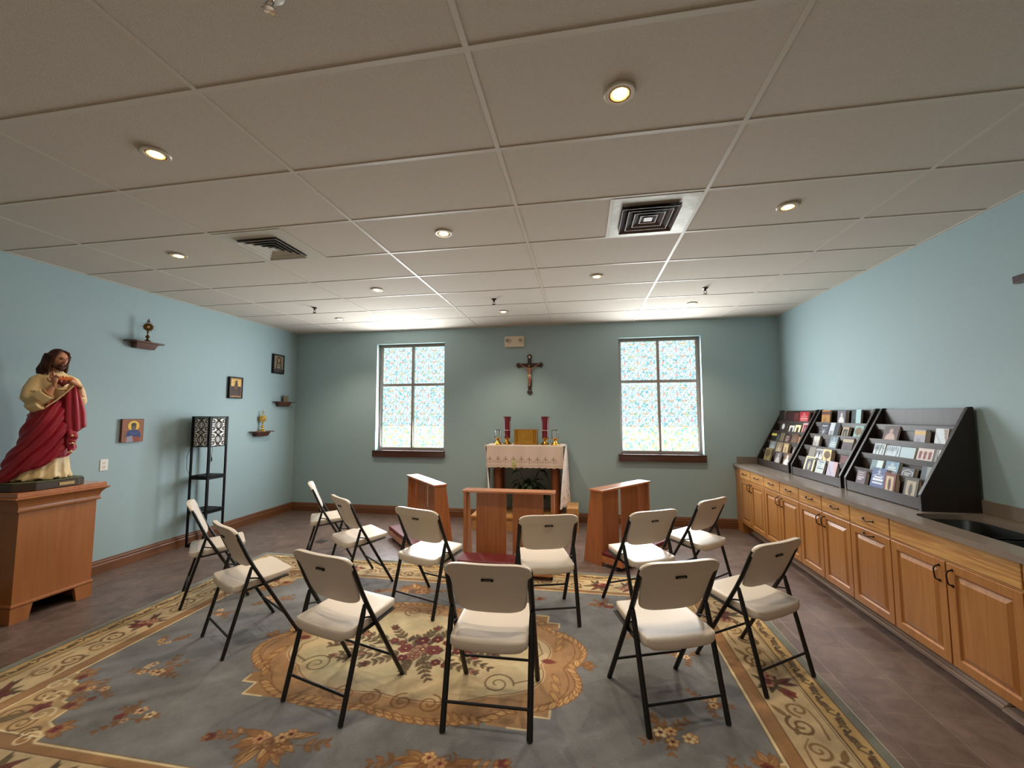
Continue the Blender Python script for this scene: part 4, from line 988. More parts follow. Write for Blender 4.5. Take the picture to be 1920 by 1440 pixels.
m.tube([(0, -0.097, 0.075), (0, -0.098, 0.15)], 0.006, 8); m.tube([(-0.026, -0.098, 0.128), (0.026, -0.098, 0.128)], 0.005, 8)
m.tube([(-0.02, -0.097, 0.08), (-0.026, -0.097, 0.095), (-0.01, -0.097, 0.105), (0.012, -0.097, 0.1), (0.026, -0.097, 0.088)], 0.004, 8)
m.build('emblem', M_gold, d)
for q in (-1, 1): MB().tube([(q*0.125, -0.090, 0.012), (q*0.125, -0.090, 0.21)], 0.008, 10).tube([(q*0.15, -0.088, 0.012), (q*0.15, -0.088, 0.21)], 0.006, 10).build('corner_column', mat('tabernacle_gold', (0, 0, 0)), t)
M_ruby = mat('ruby_glass', (110, 4, 26), 0.12, spec=0.5, coat=0.5)
M_clear = mat('clear_glass', (255, 255, 255), 0.03, trans=1.0)
def brass_base(t, r=0.072, hgt=0.105):
    MB().lathe([(r, 0), (r, 0.004), (r*0.8, 0.018), (r*0.32, 0.055), (r*0.26, 0.066), (r*0.5, 0.08), (r*0.78, 0.093), (r*0.82, 0.099), (r*0.5, 0.1), (0, 0.1)], 8).build('brass_base', M_brass, t)
for x, lab in ((-0.687, 'tall ruby glass candle on brass base on the icon wall side of the gold box'), (-0.117, 'tall ruby glass candle on brass base on the cabinet side of the gold box')):
    t = thing('sanctuary_candle', lab, 'candle', (x, 4.62, ZT), 0, 'red altar candles'); brass_base(t)
    MB().lathe([(0.044, 0.1005), (0.045, 0.12), (0.046, 0.22), (0.05, 0.33), (0.058, 0.40), (0.062, 0.412), (0.059, 0.412), (0.053, 0.395), (0.045, 0.33), (0.04, 0.30), (0, 0.30)], 28).build('ruby_glass', M_ruby, t)
    MB().lathe([(0.0475, 0.208), (0.051, 0.208), (0.051, 0.214), (0.0475, 0.214)], 28, closed=True).build('ring', M_plate, t)
for x, y, lab in ((-0.815, 4.56, 'empty clear glass cup on brass stand, outermost on the icon wall side of the altar'), (0.035, 4.56, 'empty clear glass cup on brass stand, outermost on the cabinet side of the altar')):
    t = thing('glass_votive', lab, 'candle holder', (x, y, ZT), 0, 'clear altar glasses'); brass_base(t, 0.068)
    MB().lathe([(0.0, 0.101), (0.046, 0.101), (0.049, 0.105), (0.05, 0.212), (0.047, 0.212), (0.046, 0.108), (0, 0.106)], 28).build('glass_cup', M_clear, t)
    MB().lathe([(0.0475, 0.213), (0.052, 0.213), (0.052, 0.2175), (0.0475, 0.2175)], 28, closed=True).build('rim', M_bronze, t)
    for a in (0.5, -1.2): MB().box(-0.003, 0.003, -0.001, 0.001, 0.101, 0.213, 0, Rz(a) @ T(0, -0.053, 0)).build('wire', M_bronze, t)
# peace lily in its pot
t = thing('peace_lily', 'dark leafy potted lily with one pale bloom under the altar table', 'potted plant', (-0.36, 4.60, 0.2005))
MB().lathe([(0.0, 0.001), (0.10, 0.001), (0.13, 0.20), (0.138, 0.22), (0.13, 0.222), (0.12, 0.205), (0, 0.2)], 24).build('pot', mat('pot_glaze', (46, 34, 30), 0.4), t)
MB().lathe([(0, 0.2005), (0.119, 0.2005), (0, 0.215)], 20).build('soil', mat('soil', (40, 30, 24), 0.9), t)
def lleaf(a, reach, top, ln, wd, droop, twist=0):
    m = MB(); ca, sa = math.cos(a), math.sin(a)
    stem = [(0.02*ca, 0.02*sa, 0.2), (reach*0.35*ca, reach*0.35*sa, top*0.72), (reach*0.7*ca, reach*0.7*sa, top)]
    m.tube(stem, [0.0045, 0.004, 0.003], 6)
    bx, bz = reach*0.7, top; n = 8; V = []; F = []
    for k in range(n+1):
        u = k/n; w_ = wd*math.sin(PI*min(1, (u*0.96+0.03))**0.75)*0.5
        r_ = bx+ln*u*(1-0.15*u); z_ = bz+ln*0.35*u-droop*u*u
        for j, (o_, dz) in enumerate(((-1, 0.25), (0, 0), (1, 0.25))):
            px_, py_ = r_*ca-o_*w_*sa, r_*sa+o_*w_*ca; V.append((px_, py_, z_+dz*w_))
    for k in range(n):
        for j in range(2): F.append((k*3+j, k*3+j+1, (k+1)*3+j+1, (k+1)*3+j))
    m.add(V, F, 0, True); return m
r = random.Random(5)
for k in range(46):
    a = 2.399*k+r.uniform(-0.3, 0.3); s_ = (k % 4)/3
    lleaf(a, r.uniform(0.05, 0.24)*(1.15-0.2*s_), 0.24+0.19*s_+r.uniform(-0.03, 0.03), r.uniform(0.14, 0.21), r.uniform(0.055, 0.085), r.uniform(0.06, 0.2)).build('leaf', M_leaf, t, solid=0.0015)
lleaf(-0.55, 0.28, 0.62, 0.2, 0.075, 0.24).build('leaf', M_leaf, t, solid=0.0015)
lleaf(-0.35, 0.22, 0.60, 0.18, 0.07, 0.2).build('leaf', M_leaf, t, solid=0.0015)
lleaf(-2.4, 0.22, 0.60, 0.19, 0.08, 0.16).build('leaf', M_leaf, t, solid=0.0015)
MB().tube([(-0.01, -0.03, 0.21), (-0.12, -0.12, 0.45), (-0.19, -0.19, 0.64)], 0.004, 8).build('flower_stem', mat('lily_stem', (78, 96, 50), 0.5), t)
m = MB(); V = []; F = []
for k in range(9):
    u = k/8; w_ = 0.045*math.sin(PI*min(1, u*0.95+0.05)**0.8)
    for j in range(5):
        q = (j-2)/2; V.append((-0.19+q*w_, -0.19-0.012+0.03*abs(q)*(1 if u < 0.9 else 0.4)-0.02*u, 0.635+u*0.14))
for k in range(8):
    for j in range(4): F.append((k*5+j, k*5+j+1, (k+1)*5+j+1, (k+1)*5+j))
m.add(V, F, 0, True); m.build('bloom', mat('lily_bloom', (206, 204, 138), 0.5), t, solid=0.002)
MB().tube([(-0.19, -0.198, 0.65), (-0.19, -0.205, 0.72)], [0.007, 0.005], 8).build('spadix', mat('lily_spadix', (190, 176, 96), 0.6), t)

# ------------------------------------------------------------------ folding chairs
def make_chair(label):
    t = thing('folding_chair', label, 'chair', (0, 0, 0), 0, 'white folding chairs in a ring on the rug')
    # seat
    def P(u, v):      # u across, v from rear to front; closed slab made of top then bottom
        return None
    V = []; F = []; gu = [-1, -0.975, -0.9, -0.72, -0.4, 0, 0.4, 0.72, 0.9, 0.975, 1]; nu = nv = len(gu)
    def outline(u, v):
        x = gu[int(round(u*(nu-1)))]; y = gu[int(round(v*(nv-1)))]; n_ = 11.0
        k_ = (abs(x)**n_+abs(y)**n_)**(1/n_) if (x or y) else 1; mx = max(abs(x), abs(y))
        f = mx/k_ if k_ > 0 else 1
        return x*f, y*f
    for side in (0, 1):
        for j in range(nv):
            for i in range(nu):
                x, y = outline(i/(nu-1), j/(nv-1)); r_ = max(abs(x), abs(y))
                hx = 0.207-0.004*y; px_, py_ = x*hx, y*0.205+0.003
                zt = 0.448+0.012*(y+1)-0.011*(1-x*x)*(0.6-0.4*y)*(1-max(0, y)**2*0.3)
                rim = max(0, r_-0.90)/0.10
                if side == 0: z = zt-0.006*rim**2
                else: z = zt-0.012-(0.046-0.018*(y+1)/2)*min(1, rim*1.4+0.15*(r_ > 0.85))
                V.append((px_, py_, z))
    N = nu*nv
    for j in range(nv-1):
        for i in range(nu-1):
            a = j*nu+i; F.append((a, a+1, a+nu+1, a+nu)); F.append((N+a, N+a+nu, N+a+nu+1, N+a+1))
    B_ = [i for i in range(nu)]+[j*nu+nu-1 for j in range(1, nv)]+[(nv-1)*nu+i for i in range(nu-2, -1, -1)]+[j*nu for j in range(nv-2, 0, -1)]
    for k in range(len(B_)):
        a, b = B_[k], B_[(k+1) % len(B_)]; F.append((b, a, N+a, N+b))
    m = MB(); m.add(V, F, 0, True); m.build('seat', M_white, t, sub=1)
    # backrest
    rows = [(0.538, 0.08), (0.541, 0.135), (0.550, 0.170), (0.567, 0.190), (0.600, 0.200), (0.67, 0.207), (0.742, 0.211), (0.758, 0.220), (0.766, 0.237), (0.782, 0.239), (0.801, 0.236), (0.818, 0.225), (0.829, 0.203), (0.835, 0.165), (0.837, 0.10)]
    nu = 15; V = []; F = []
    for side in (0, 1):
        for z, hw in rows:
            for i in range(nu):
                u = -1+2*i/(nu-1); u = math.copysign(abs(u)**0.75, u); x = u*hw
                ex = x/0.238
                yl = -0.175-(z-0.765)*0.45-0.030*(1-ex*ex)+ (0.012 if abs(ex) < 0.8 else 0.012*(1-ex*ex)/0.36)
                zc = z+(0.0 if z < 0.8 else 0.0)
                th = 0.016 if z > 0.765 else (0.010+0.006*max(0, (z-0.74)/0.025) if z > 0.74 else 0.010)
                pass
                if side == 0: y = yl-th
                else: y = yl+th*0.9
                V.append((x, y, zc))
    N = nu*len(rows); nr = len(rows)
    for j in range(nr-1):
        for i in range(nu-1):
            a = j*nu+i; F.append((a, a+1, a+nu+1, a+nu)); F.append((N+a, N+a+nu, N+a+nu+1, N+a+1))
    B_ = [i for i in range(nu)]+[j*nu+nu-1 for j in range(1, nr)]+[(nr-1)*nu+i for i in range(nu-2, -1, -1)]+[j*nu for j in range(nr-2, 0, -1)]
    for k in range(len(B_)):
        a, b = B_[k], B_[(k+1) % len(B_)]; F.append((b, a, N+a, N+b))
    m = MB(); m.add(V, F, 0, True); bk = m.build('backrest', M_white, t, sub=1)
    slope = math.atan(0.45)
    Mg = T(0, -0.2035, 0.747) @ Matrix.Rotation(slope*1.0, 4, 'X')
    g = MB().prism([(-0.031, -0.0065), (0.031, -0.0065), (0.034, 0.0), (0.031, 0.0065), (-0.031, 0.0065), (-0.034, 0.0)], 'Y', -0.0035, 0.004, 0, Mg).build('grip_slot', M_shadow, bk, bevel=0.001)
    if lettering: 
        o = bpy.data.objects.new('raised_lettering', lettering); C.objects.link(o); o.parent = bk
        o.matrix_local = Mg @ T(0, -0.0039, 0)
    for q in (-1, 1):
        m = MB(); x = q*0.2235
        m.tube([(x, 0.243, 0.004), (x, 0.236, 0.016), (x, -0.066, 0.540), (x, -0.110, 0.625), (x, -0.172, 0.764), (x, -0.190, 0.80)], [0.0145]*6, 10, flat=(0.80, 1.10), ref=(1, 0, 0))
        m.build('leg', M_black, t)
        m = MB(); x2 = q*0.2235
        m.tube([(x2, -0.085, 0.552), (x2, -0.098, 0.50), (x2, -0.232, 0.016), (x2, -0.236, 0.004)], [0.011, 0.0145, 0.0145, 0.0145], 10, flat=(0.80, 1.10), ref=(1, 0, 0))
        m.build('leg', M_black, t)
        MB().tube([(q*0.2125, -0.125, 0.398), (q*0.2125, 0.0, 0.408), (q*0.2125, 0.165, 0.428)], [0.010, 0.011, 0.011], 8, flat=(0.5, 1.2), ref=(1, 0, 0)).build('seat_rail', M_black, t)
        MB().tube([(q*0.2125, -0.096, 0.478), (q*0.2125, -0.055, 0.468), (q*0.2125, -0.005, 0.450)], 0.005, 8).build('link', M_black, t)
    MB().tube([(-0.215, -0.204, 0.130), (0.215, -0.204, 0.130)], 0.0075, 10).build('stretcher', M_black, t)
    MB().tube([(-0.215, 0.146, 0.165), (0.215, 0.146, 0.165)], 0.0075, 10).build('stretcher', M_black, t)
    return t
tx = bpy.data.curves.new('lettering', 'FONT'); tx.body = 'LIFETIME'; tx.size = 0.0105; tx.align_x = 'CENTER'; tx.align_y = 'CENTER'; tx.extrude = 0.0004; tx.offset = 0.0002
to = bpy.data.objects.new('lettering', tx); C.objects.link(to); to.rotation_euler = (PI/2, 0, 0)
bpy.context.view_layer.update()
dg = bpy.context.evaluated_depsgraph_get(); lettering = bpy.data.meshes.new_from_object(to.evaluated_get(dg)); lettering.transform(Matrix.Rotation(PI/2, 4, 'X'))
lettering.materials.clear(); lettering.materials.append(mat('slot_lettering', (150, 142, 132), 0.5))
bpy.data.objects.remove(to); bpy.data.curves.remove(tx)
RT = 0.0115   # top of the rug
CH = [(-0.084, 0.920, 91.5, RT, 'white folding chair seen squarely from behind, nearest the camera, over the rug medallion'),
      (-0.985, 0.912, 74.3, RT, 'white folding chair with front feet on the rug flowers, statue side of the nearest chair'),
      (-2.015, 1.336, 60.4, RT, 'white folding chair on the blue field, second from the pedestal'),
      (-2.878, 1.885, 45.7, RT, 'white folding chair turned edge-on in front of the lattice lamp'),
      (-2.464, 2.955, 35.0, RT, 'white folding chair seen nearly from its side, nearest the icon wall corner'),
      (-1.736, 2.342, 52.5, RT, 'white folding chair between the corner chair and the nearest kneeler'),
      (-0.886, 2.034, 70.5, RT, 'white folding chair right behind the central kneeler, on the statue side'),
      (0.100, 2.000, 106.5, RT, 'white folding chair right behind the central kneeler, on the cabinet side'),
      (0.896, 2.269, 118.8, RT, 'white folding chair in front of the kneeler on the cabinet side'),
      (1.468, 2.804, 133.5, RT, 'white folding chair nearest the far base cabinets, at the rug corner'),
      (0.86, 1.117, 110.4, RT, 'white folding chair with rear feet on plain blue rug, nearest chair on the cabinet side'),
      (1.487, 1.547, 124.6, RT, 'white folding chair straddling the gold rug border beside the cabinets')]
ch0 = make_chair(CH[0][4])
for i, (x, y, a, z, lab) in enumerate(CH):
    if i == 0: ch0.location = (x, y, z); ch0.rotation_euler = (0, 0, math.radians(a-90))
    else: dup(ch0, (x, y, z), math.radians(a-90), lab)
# ------------------------------------------------------------------ rug
RX0, RX1, RY0, RY1 = -3.25, 1.845, -0.20, 2.93
RW, RH = RX1-RX0, RY1-RY0
GREY = (118, 120, 112); CREAM = (192, 170, 132); GOLDC = (186, 156, 104); BRN = (110, 82, 50); TAN2 = (150, 112, 74); BLUE = (117, 118, 119)
OCH = (158, 122, 84); OCHD = (122, 80, 46); OCHL = (204, 168, 116); RED = (84, 28, 30); RED2 = (112, 46, 44); PINK = (178, 132, 108); LEAFD = (78, 64, 46); LEAFG = (112, 98, 66); PALE = (214, 196, 156)
p = Pic(RW, RH, 0.0055, GREY); X, Y = p.X, p.Y; r = random.Random(11)
def inset(d, col): p.rect(d, RW-d, d, RH-d, col)
inset(0.052, (96, 76, 52)); inset(0.058, GOLDC); inset(0.165, (104, 80, 50)); inset(0.172, PALE); inset(0.178, (112, 86, 54)); inset(0.186, CREAM)
inset(0.425, (100, 70, 46)); inset(0.431, TAN2); inset(0.505, (110, 80, 52)); inset(0.511, PALE); inset(0.522, (178, 148, 104))
# blue field with notched corners
a, b = 0.528, 0.49
def notch(x, y, sx, sy):
    L = [(0.0, 0.48), (0.07, 0.47), (0.10, 0.40), (0.20, 0.37), (0.23, 0.26), (0.34, 0.24), (0.36, 0.12), (0.44, 0.09), (0.46, 0.0)]
    return [(x+sx*q, y+sy*w) for q, w in L]
F = notch(a, b+0.0, 1, 1)[::-1]+notch(a, RH-b, 1, -1)+notch(RW-a, RH-b, -1, -1)[::-1]+notch(RW-a, b, -1, 1)
p.line(F, 0.030, PALE, 1, True); p.poly(F, BLUE); p.line(F, 0.006, BRN, 0.8, True)
# guard band: leaf and bud motif in dark brown
def border(fn, step, d):
    """walk round a rectangle inset by d; fn(x, y, angle, k)"""
    k = 0
    for (x0, y0, ang, L) in ((d, d, 0, RW-2*d), (RW-d, d, PI/2, RH-2*d), (RW-d, RH-d, PI, RW-2*d), (d, RH-d, -PI/2, RH-2*d)):
        n = max(1, int(round(L/step)))
        for i in range(n):
            t_ = (i+0.5)*L/n; fn(x0+t_*math.cos(ang), y0+t_*math.sin(ang), ang, k, t_/L); k += 1
def guard(x, y, an, k, f):
    c, s_ = math.cos(an), math.sin(an); P = lambda u, v: (x+u*c-v*s_, y+u*s_+v*c)
    q = 1 if k % 2 else -1
    p.line([P(-0.055, -0.02*q), P(-0.025, 0.02*q), P(0.02, 0.022*q), P(0.055, -0.02*q)], 0.010, LEAFD)
    x1, y1 = P(-0.02, -0.008*q); p.leaf(x1, y1, an+0.7*q, 0.055, 0.028, LEAFG, LEAFD); p.leaf(x1, y1, an+PI-0.5*q, 0.05, 0.024, (150, 120, 76), LEAFD)
    x1, y1 = P(0.03, 0.02*q); p.leaf(x1, y1, an-0.5, 0.036, 0.018, LEAFD); p.disc(*P(0.0, 0.002), 0.010, 0.007, RED2)
border(guard, 0.125, 0.112)
def scroll(x, y, an, k, f):
    c, s_ = math.cos(an), math.sin(an); P = lambda u, v: (x+u*c-v*s_, y+u*s_+v*c)
    if abs(f-0.5) < 0.06 or abs(f-0.17) < 0.05 or abs(f-0.83) < 0.05:
        for m_ in range(10):
            a0 = an+2*PI*m_/10+0.2; x1, y1 = P(0.03*math.cos(m_*1.7), 0.02*math.sin(m_*2.3)); p.leaf(x1, y1, a0, 0.12, 0.034, r.choice([LEAFD, LEAFG, RED2]), LEAFD)
        for m_ in range(5): x1, y1 = P(r.uniform(-0.08, 0.08), r.uniform(-0.045, 0.045)); p.flower(x1, y1, 0.036, r.choice([RED, RED2, PINK]), RED, 5, OCHD)
        return
    q = 1 if k % 2 else -1
    w_ = 0.0165
    x1, y1 = P(-0.055, 0.018*q); p.spiral(x1, y1, 0.072, 1.55, an+0.4 if q > 0 else an-0.4, w_, BRN, q)
    x1, y1 = P(0.07, -0.02*q); p.spiral(x1, y1, 0.06, 1.4, an+PI-0.3, w_*0.9, (132, 102, 62), -q)
    p.line([P(-0.13, -0.07*q), P(-0.02, -0.085*q), P(0.08, -0.075*q), P(0.14, -0.03*q)], (0.012, 0.005), (128, 98, 60))
    x1, y1 = P(0.01, 0.06*q); p.leaf(x1, y1, an+0.5*q, 0.09, 0.026, (150, 120, 74), BRN); p.leaf(*P(-0.12, 0.07*q), an-0.4, 0.06, 0.02, LEAFG, BRN)
border(scroll, 0.285, 0.305)
# corner acanthus over the notches
def acanth(x, y, an, s_, cols=(OCHL, OCH, OCHD)):
    p.leaf(x, y, an, 0.16*s_, 0.07*s_, cols[1], cols[2])
    for q in (-1, 1):
        for k in range(3): p.leaf(x+0.02*s_*k*math.cos(an), y+0.02*s_*k*math.sin(an), an+q*(0.5+0.32*k), (0.14-0.025*k)*s_, 0.045*s_, cols[0] if k % 2 else cols[1], cols[2])
for sx, x in ((1, a), (-1, RW-a)):
    for sy, y in ((1, b), (-1, RH-b)):
        for (u, v, q, w_) in ((0.09, 0.12, 0.085, 1), (0.22, 0.08, 0.06, -1), (0.07, 0.28, 0.06, -1), (0.34, 0.035, 0.045, 1)):
            p.spiral(x+sx*u, y+sy*v, q, 1.6, 0.6, 0.013, BRN, w_*sx*sy)
        p.leaf(x+sx*0.02, y+sy*0.02, math.atan2(sy, sx), 0.22, 0.05, LEAFG, BRN)
        p.flower(x+sx*0.17, y+sy*0.19, 0.045, RED2, RED, 5, OCHD); p.flower(x+sx*0.02, y+sy*0.02, 0.05, (160, 116, 92), RED, 5, OCHD)
for sx, x in ((1, a), (-1, RW-a)):
    for sy, y in ((1, b), (-1, RH-b)):
        for (u, v, an) in ((0.05, 0.42, 1.2), (0.17, 0.33, 1.0), (0.28, 0.21, 0.8), (0.42, 0.06, 0.4)):
            acanth(x+sx*u, y+sy*v, math.atan2(sy*math.sin(an), sx*math.cos(an)), 0.8)
            p.spiral(x+sx*(u-0.04), y+sy*(v-0.06), 0.06, 1.4, 0, 0.012, PALE, sx*sy); p.flower(x+sx*(u+0.03), y+sy*(v+0.02), 0.028, RED2, RED, 5, OCHD)
# flower sprays on the field
def branch(x, y, an, L, n=5, cols=(LEAFG, (128, 112, 74)), bend=0.5, bud=None, edge=(70, 54, 38), w=1.0):
    px_, py_, q = x, y, an; pts = [(x, y)]
    for k in range(n*2): q += bend/(n*2); px_ += L/(n*2)*math.cos(q); py_ += L/(n*2)*math.sin(q); pts.append((px_, py_))
    p.line(pts, (0.0075, 0.005), edge, 0.9)
    q = an
    for k in range(n):
        i = 2*k+2; q = an+bend*i/(n*2); s_ = (1-0.45*k/n)*w
        for sg in (-1, 1): p.leaf(pts[i][0], pts[i][1], q+sg*(0.75+r.uniform(-0.15, 0.15)), 0.062*s_, 0.024*s_, r.choice(cols), edge)
    if bud: p.flower(px_, py_, 0.026*w, bud, RED, 5, (66, 28, 26), r.uniform(0, 1)); p.leaf(px_, py_, q, 0.04*w, 0.02*w, cols[0], edge)
def spray(x, y, s_=1.0, n=5, dark=False):
    for k in range(n): branch(x+r.uniform(-0.03, 0.03)*s_, y+r.uniform(-0.02, 0.02)*s_, r.uniform(0, 2*PI), 0.15*s_, 3, (LEAFG, OCH, (132, 122, 88)), r.uniform(-0.8, 0.8), None, OCHD, 0.8*s_)
    for k in range(n): p.flower(x+r.uniform(-0.11, 0.11)*s_, y+r.uniform(-0.06, 0.06)*s_, r.uniform(0.024, 0.042)*s_, r.choice([PALE, (196, 168, 132), OCHL, RED2 if dark else PALE]), r.choice([RED, RED2, OCHD]), 5, OCHD, r.uniform(0, 1))
def tuft(x, y, an, s_=1.0):     # dense curled acanthus clump
    for k in range(26):
        q = an+(k/25-0.5)*3.6+r.uniform(-0.2, 0.2); d = r.uniform(0, 0.07)*s_
        p.leaf(x+d*math.cos(q), y+d*math.sin(q), q+r.uniform(-0.3, 0.3), r.uniform(0.07, 0.13)*s_, 0.034*s_, r.choice([OCHL, OCH, (150, 108, 66), (186, 148, 98)]), OCHD)
    for k in range(3): p.spiral(x+r.uniform(-0.07, 0.07)*s_, y+r.uniform(-0.04, 0.04)*s_, 0.038*s_, 1.5, r.uniform(0, 6), 0.009, OCHD, r.choice([-1, 1]))
    for k in range(3): p.flower(x+r.uniform(-0.08, 0.08)*s_, y+r.uniform(-0.04, 0.04)*s_, 0.030*s_, r.choice([OCHL, (184, 140, 100)]), r.choice([RED, RED2]), 6, OCHD)
cx, cy = RW/2, RH/2
for sx in (-1, 1):
    for sy in (-1, 1):
        spray(cx+sx*1.55, cy+sy*0.50, 0.9); spray(cx+sx*1.80, cy+sy*0.22, 0.7, 3); spray(cx+sx*1.28, cy+sy*0.86, 0.8, 4, True); spray(cx+sx*1.72, cy+sy*0.74, 0.8, 3, True)
        tuft(cx+sx*0.42, cy+sy*0.86, sy*PI/2, 1.15); branch(cx+sx*0.55, cy+sy*0.86, 0 if sx > 0 else PI, 0.2, 4, (OCH, OCHL), 0.4, RED2, OCHD); branch(cx+sx*0.28, cy+sy*0.88, PI if sx > 0 else 0, 0.14, 3, (OCH, LEAFG), 0.4, None, OCHD)
# medallion: scalloped ochre ring, cream heart
def ringpts(rx, ry, am, nl, ph=0, n=360, sq=2.5):
    P_ = []
    for k in range(n):
        t_ = 2*PI*k/n; c, s_ = math.cos(t_), math.sin(t_); q = (abs(c)**sq+abs(s_)**sq)**(-1/sq)*(1+am*abs(math.sin(nl*t_/2+ph)))
        P_.append((cx+rx*q*c, cy+ry*q*s_))
    return P_
p.poly(ringpts(1.02, 0.61, 0.085, 8, 0.4), OCH)
for (sx, sy) in ((1, 1), (1, -1), (-1, 1), (-1, -1)):
    p.poly([(cx+sx*0.60, cy+sy*0.40), (cx+sx*0.93, cy+sy*0.40), (cx+sx*0.93, cy+sy*0.50), (cx+sx*0.84, cy+sy*0.50), (cx+sx*0.84, cy+sy*0.60), (cx+sx*0.60, cy+sy*0.60)], OCH)
    p.line([(cx+sx*0.93, cy+sy*0.44), (cx+sx*0.93, cy+sy*0.50), (cx+sx*0.84, cy+sy*0.50), (cx+sx*0.84, cy+sy*0.60), (cx+sx*0.72, cy+sy*0.60)], 0.012, PALE)
R1 = ringpts(1.02, 0.61, 0.085, 8, 0.4, 120)
for k in range(0, 120):
    x, y = R1[k]; dx, dy = R1[(k+1) % 120][0]-R1[k-1][0], R1[(k+1) % 120][1]-R1[k-1][1]; an = math.atan2(dy, dx)
    q = 1 if ((k//15) % 2) else -1
    p.leaf(x+0.04*math.sin(an), y-0.04*math.cos(an) if 0 else y, an+(0.55 if q > 0 else PI-0.55)-0.0, 0.10, 0.036, OCHL if k % 2 else (190, 150, 98), OCHD)
p.line(ringpts(0.985, 0.585, 0.085, 8, 0.4), 0.007, OCHD, 0.9, True)
I1 = ringpts(0.84, 0.46, 0.075, 8, 0.4); p.line(I1, 0.018, PALE, 1, True); p.poly(I1, (184, 165, 130)); p.line(I1, 0.008, OCHD, 1, True)
for k in range(40): p.disc(cx+r.uniform(-0.7, 0.7), cy+r.uniform(-0.36, 0.36), 0.14, 0.09, (164, 160, 128), 0.20)
for sx in (-1, 1):
    for sy in (-1, 1):
        p.spiral(cx+sx*0.60, cy+sy*0.27, 0.10, 1.7, 0 if sx > 0 else PI, 0.010, (96, 76, 48), -sx*sy)
        p.line([(cx+sx*0.70, cy+sy*0.25), (cx+sx*0.80, cy+sy*0.2), (cx+sx*0.84, cy+sy*0.08), (cx+sx*0.78, cy)], (0.010, 0.005), (96, 76, 48))
        p.spiral(cx+sx*0.26, cy+sy*0.50, 0.075, 1.8, -sy*PI/2, 0.010, OCHD, sx*sy); p.spiral(cx+sx*0.10, cy+sy*0.51, 0.07, 1.7, -sy*PI/2, 0.010, OCHD, -sx*sy)
        for k in range(4): p.leaf(cx+sx*(0.36+0.05*k), cy+sy*(0.54), sy*(0.9) if sx > 0 else PI-sy*0.9, 0.10, 0.028, OCHL, OCHD)
        for k in range(3): p.leaf(cx+sx*0.92, cy+sy*(0.12+0.08*k), sy*(PI/2-0.5*sx), 0.12, 0.032, (196, 156, 100), OCHD)
    p.leaf(cx+sx*0.84, cy, 0 if sx > 0 else PI, 0.10, 0.05, RED2, OCHD); acanth(cx+sx*1.10, cy, 0 if sx > 0 else PI, 0.6)
# bouquet: loose leafy branches round a dark red heart
for k in range(15):
    a0 = 2*PI*k/15+r.uniform(-0.12, 0.12); L = r.uniform(0.22, 0.30)
    x, y = cx+0.20*math.cos(a0)*1.3, cy+0.10*math.sin(a0)
    branch(x, y, math.atan2(math.sin(a0)*0.55, math.cos(a0)), L*(0.65+0.5*abs(math.cos(a0))), 5, ((118, 104, 70), (96, 82, 56), (136, 116, 80)), r.uniform(-0.6, 0.6), r.choice([RED, RED2, None, (150, 104, 84)]))
for k in range(26):
    a0 = r.uniform(0, 2*PI); q = math.sqrt(r.uniform(0.0, 1)); p.leaf(cx+0.30*q*math.cos(a0), cy+0.15*q*math.sin(a0), r.uniform(0, 6.28), 0.085, 0.032, r.choice([LEAFG, LEAFD, (128, 112, 80)]), (62, 46, 34))
for (x, y, q, c) in ((-0.02, 0.10, 0.05, RED), (0.08, 0.13, 0.04, RED), (0.02, 0.0, 0.07, (150, 112, 90)), (0.10, 0.0, 0.055, RED2), (-0.10, -0.01, 0.05, RED2), (-0.02, -0.09, 0.05, (140, 96, 80)), (-0.08, -0.12, 0.036, RED), (0.27, 0.02, 0.042, RED), (0.34, 0.0, 0.034, RED), (0.40, -0.03, 0.028, RED2), (0.16, -0.13, 0.034, RED), (0.23, -0.15, 0.028, RED), (-0.22, 0.07, 0.03, RED2), (-0.15, 0.05, 0.032, (128, 60, 56)), (0.16, 0.10, 0.03, RED)):
    p.flower(cx+x, cy+y, q, c, (56, 14, 20) if c != RED else (110, 44, 44), 6, (56, 24, 24), r.uniform(0, 1)); p.disc(cx+x, cy+y, q*0.16, q*0.16, OCHL)
for (x, y, a0) in ((-0.46, 0.12, 2.9), (-0.38, -0.12, 3.4), (0.50, 0.08, 0.2), (-0.52, -0.02, 3.1)):
    p.disc(cx+x, cy+y, 0.045, 0.026, (66, 28, 30), 1, a0); p.disc(cx+x, cy+y, 0.032, 0.016, (140, 104, 76), 1, a0); branch(cx+x, cy+y, a0, 0.12, 3, bud=None)
# worn, brushed pile: soft mottling of the dye
ns = np.random.RandomState(3)
def smooth_noise(nx, ny):
    g_ = ns.rand(ny+2, nx+2); u = X/RW*nx; v = Y/RH*ny; i = u.astype(int); j = v.astype(int); fu = u-i; fv = v-j
    fu = fu*fu*(3-2*fu); fv = fv*fv*(3-2*fv)
    return (g_[j, i]*(1-fu)+g_[j, i+1]*fu)*(1-fv)+(g_[j+1, i]*(1-fu)+g_[j+1, i+1]*fu)*fv
n_ = smooth_noise(14, 10)*0.35+smooth_noise(40, 30)*0.25+smooth_noise(150, 90)*0.15
X0, Y0 = X.copy(), Y.copy()
X, Y = np.mod((X0*0.80+Y0*0.60)*0.8, RW*0.999), np.mod((Y0*0.80-X0*0.60+3.2)*1.0, RH*0.999)   # brushed streaks across the pile
n_ = n_+smooth_noise(5, 46)*0.35; X, Y = X0, Y0
p.a *= (0.74+0.50*n_)[..., None]
p.a += (ns.rand(*X.shape)[..., None]-0.5)*10
M_rug = mat('rug_wool', (255, 255, 255), 0.95, vcol='paint', bump=(420, 0.6), sheen=0.15, spec=0.1)
t = thing('area_rug', 'large blue and gold floral area rug with oval medallion under the chairs', 'rug', (RX0, RY0, 0))
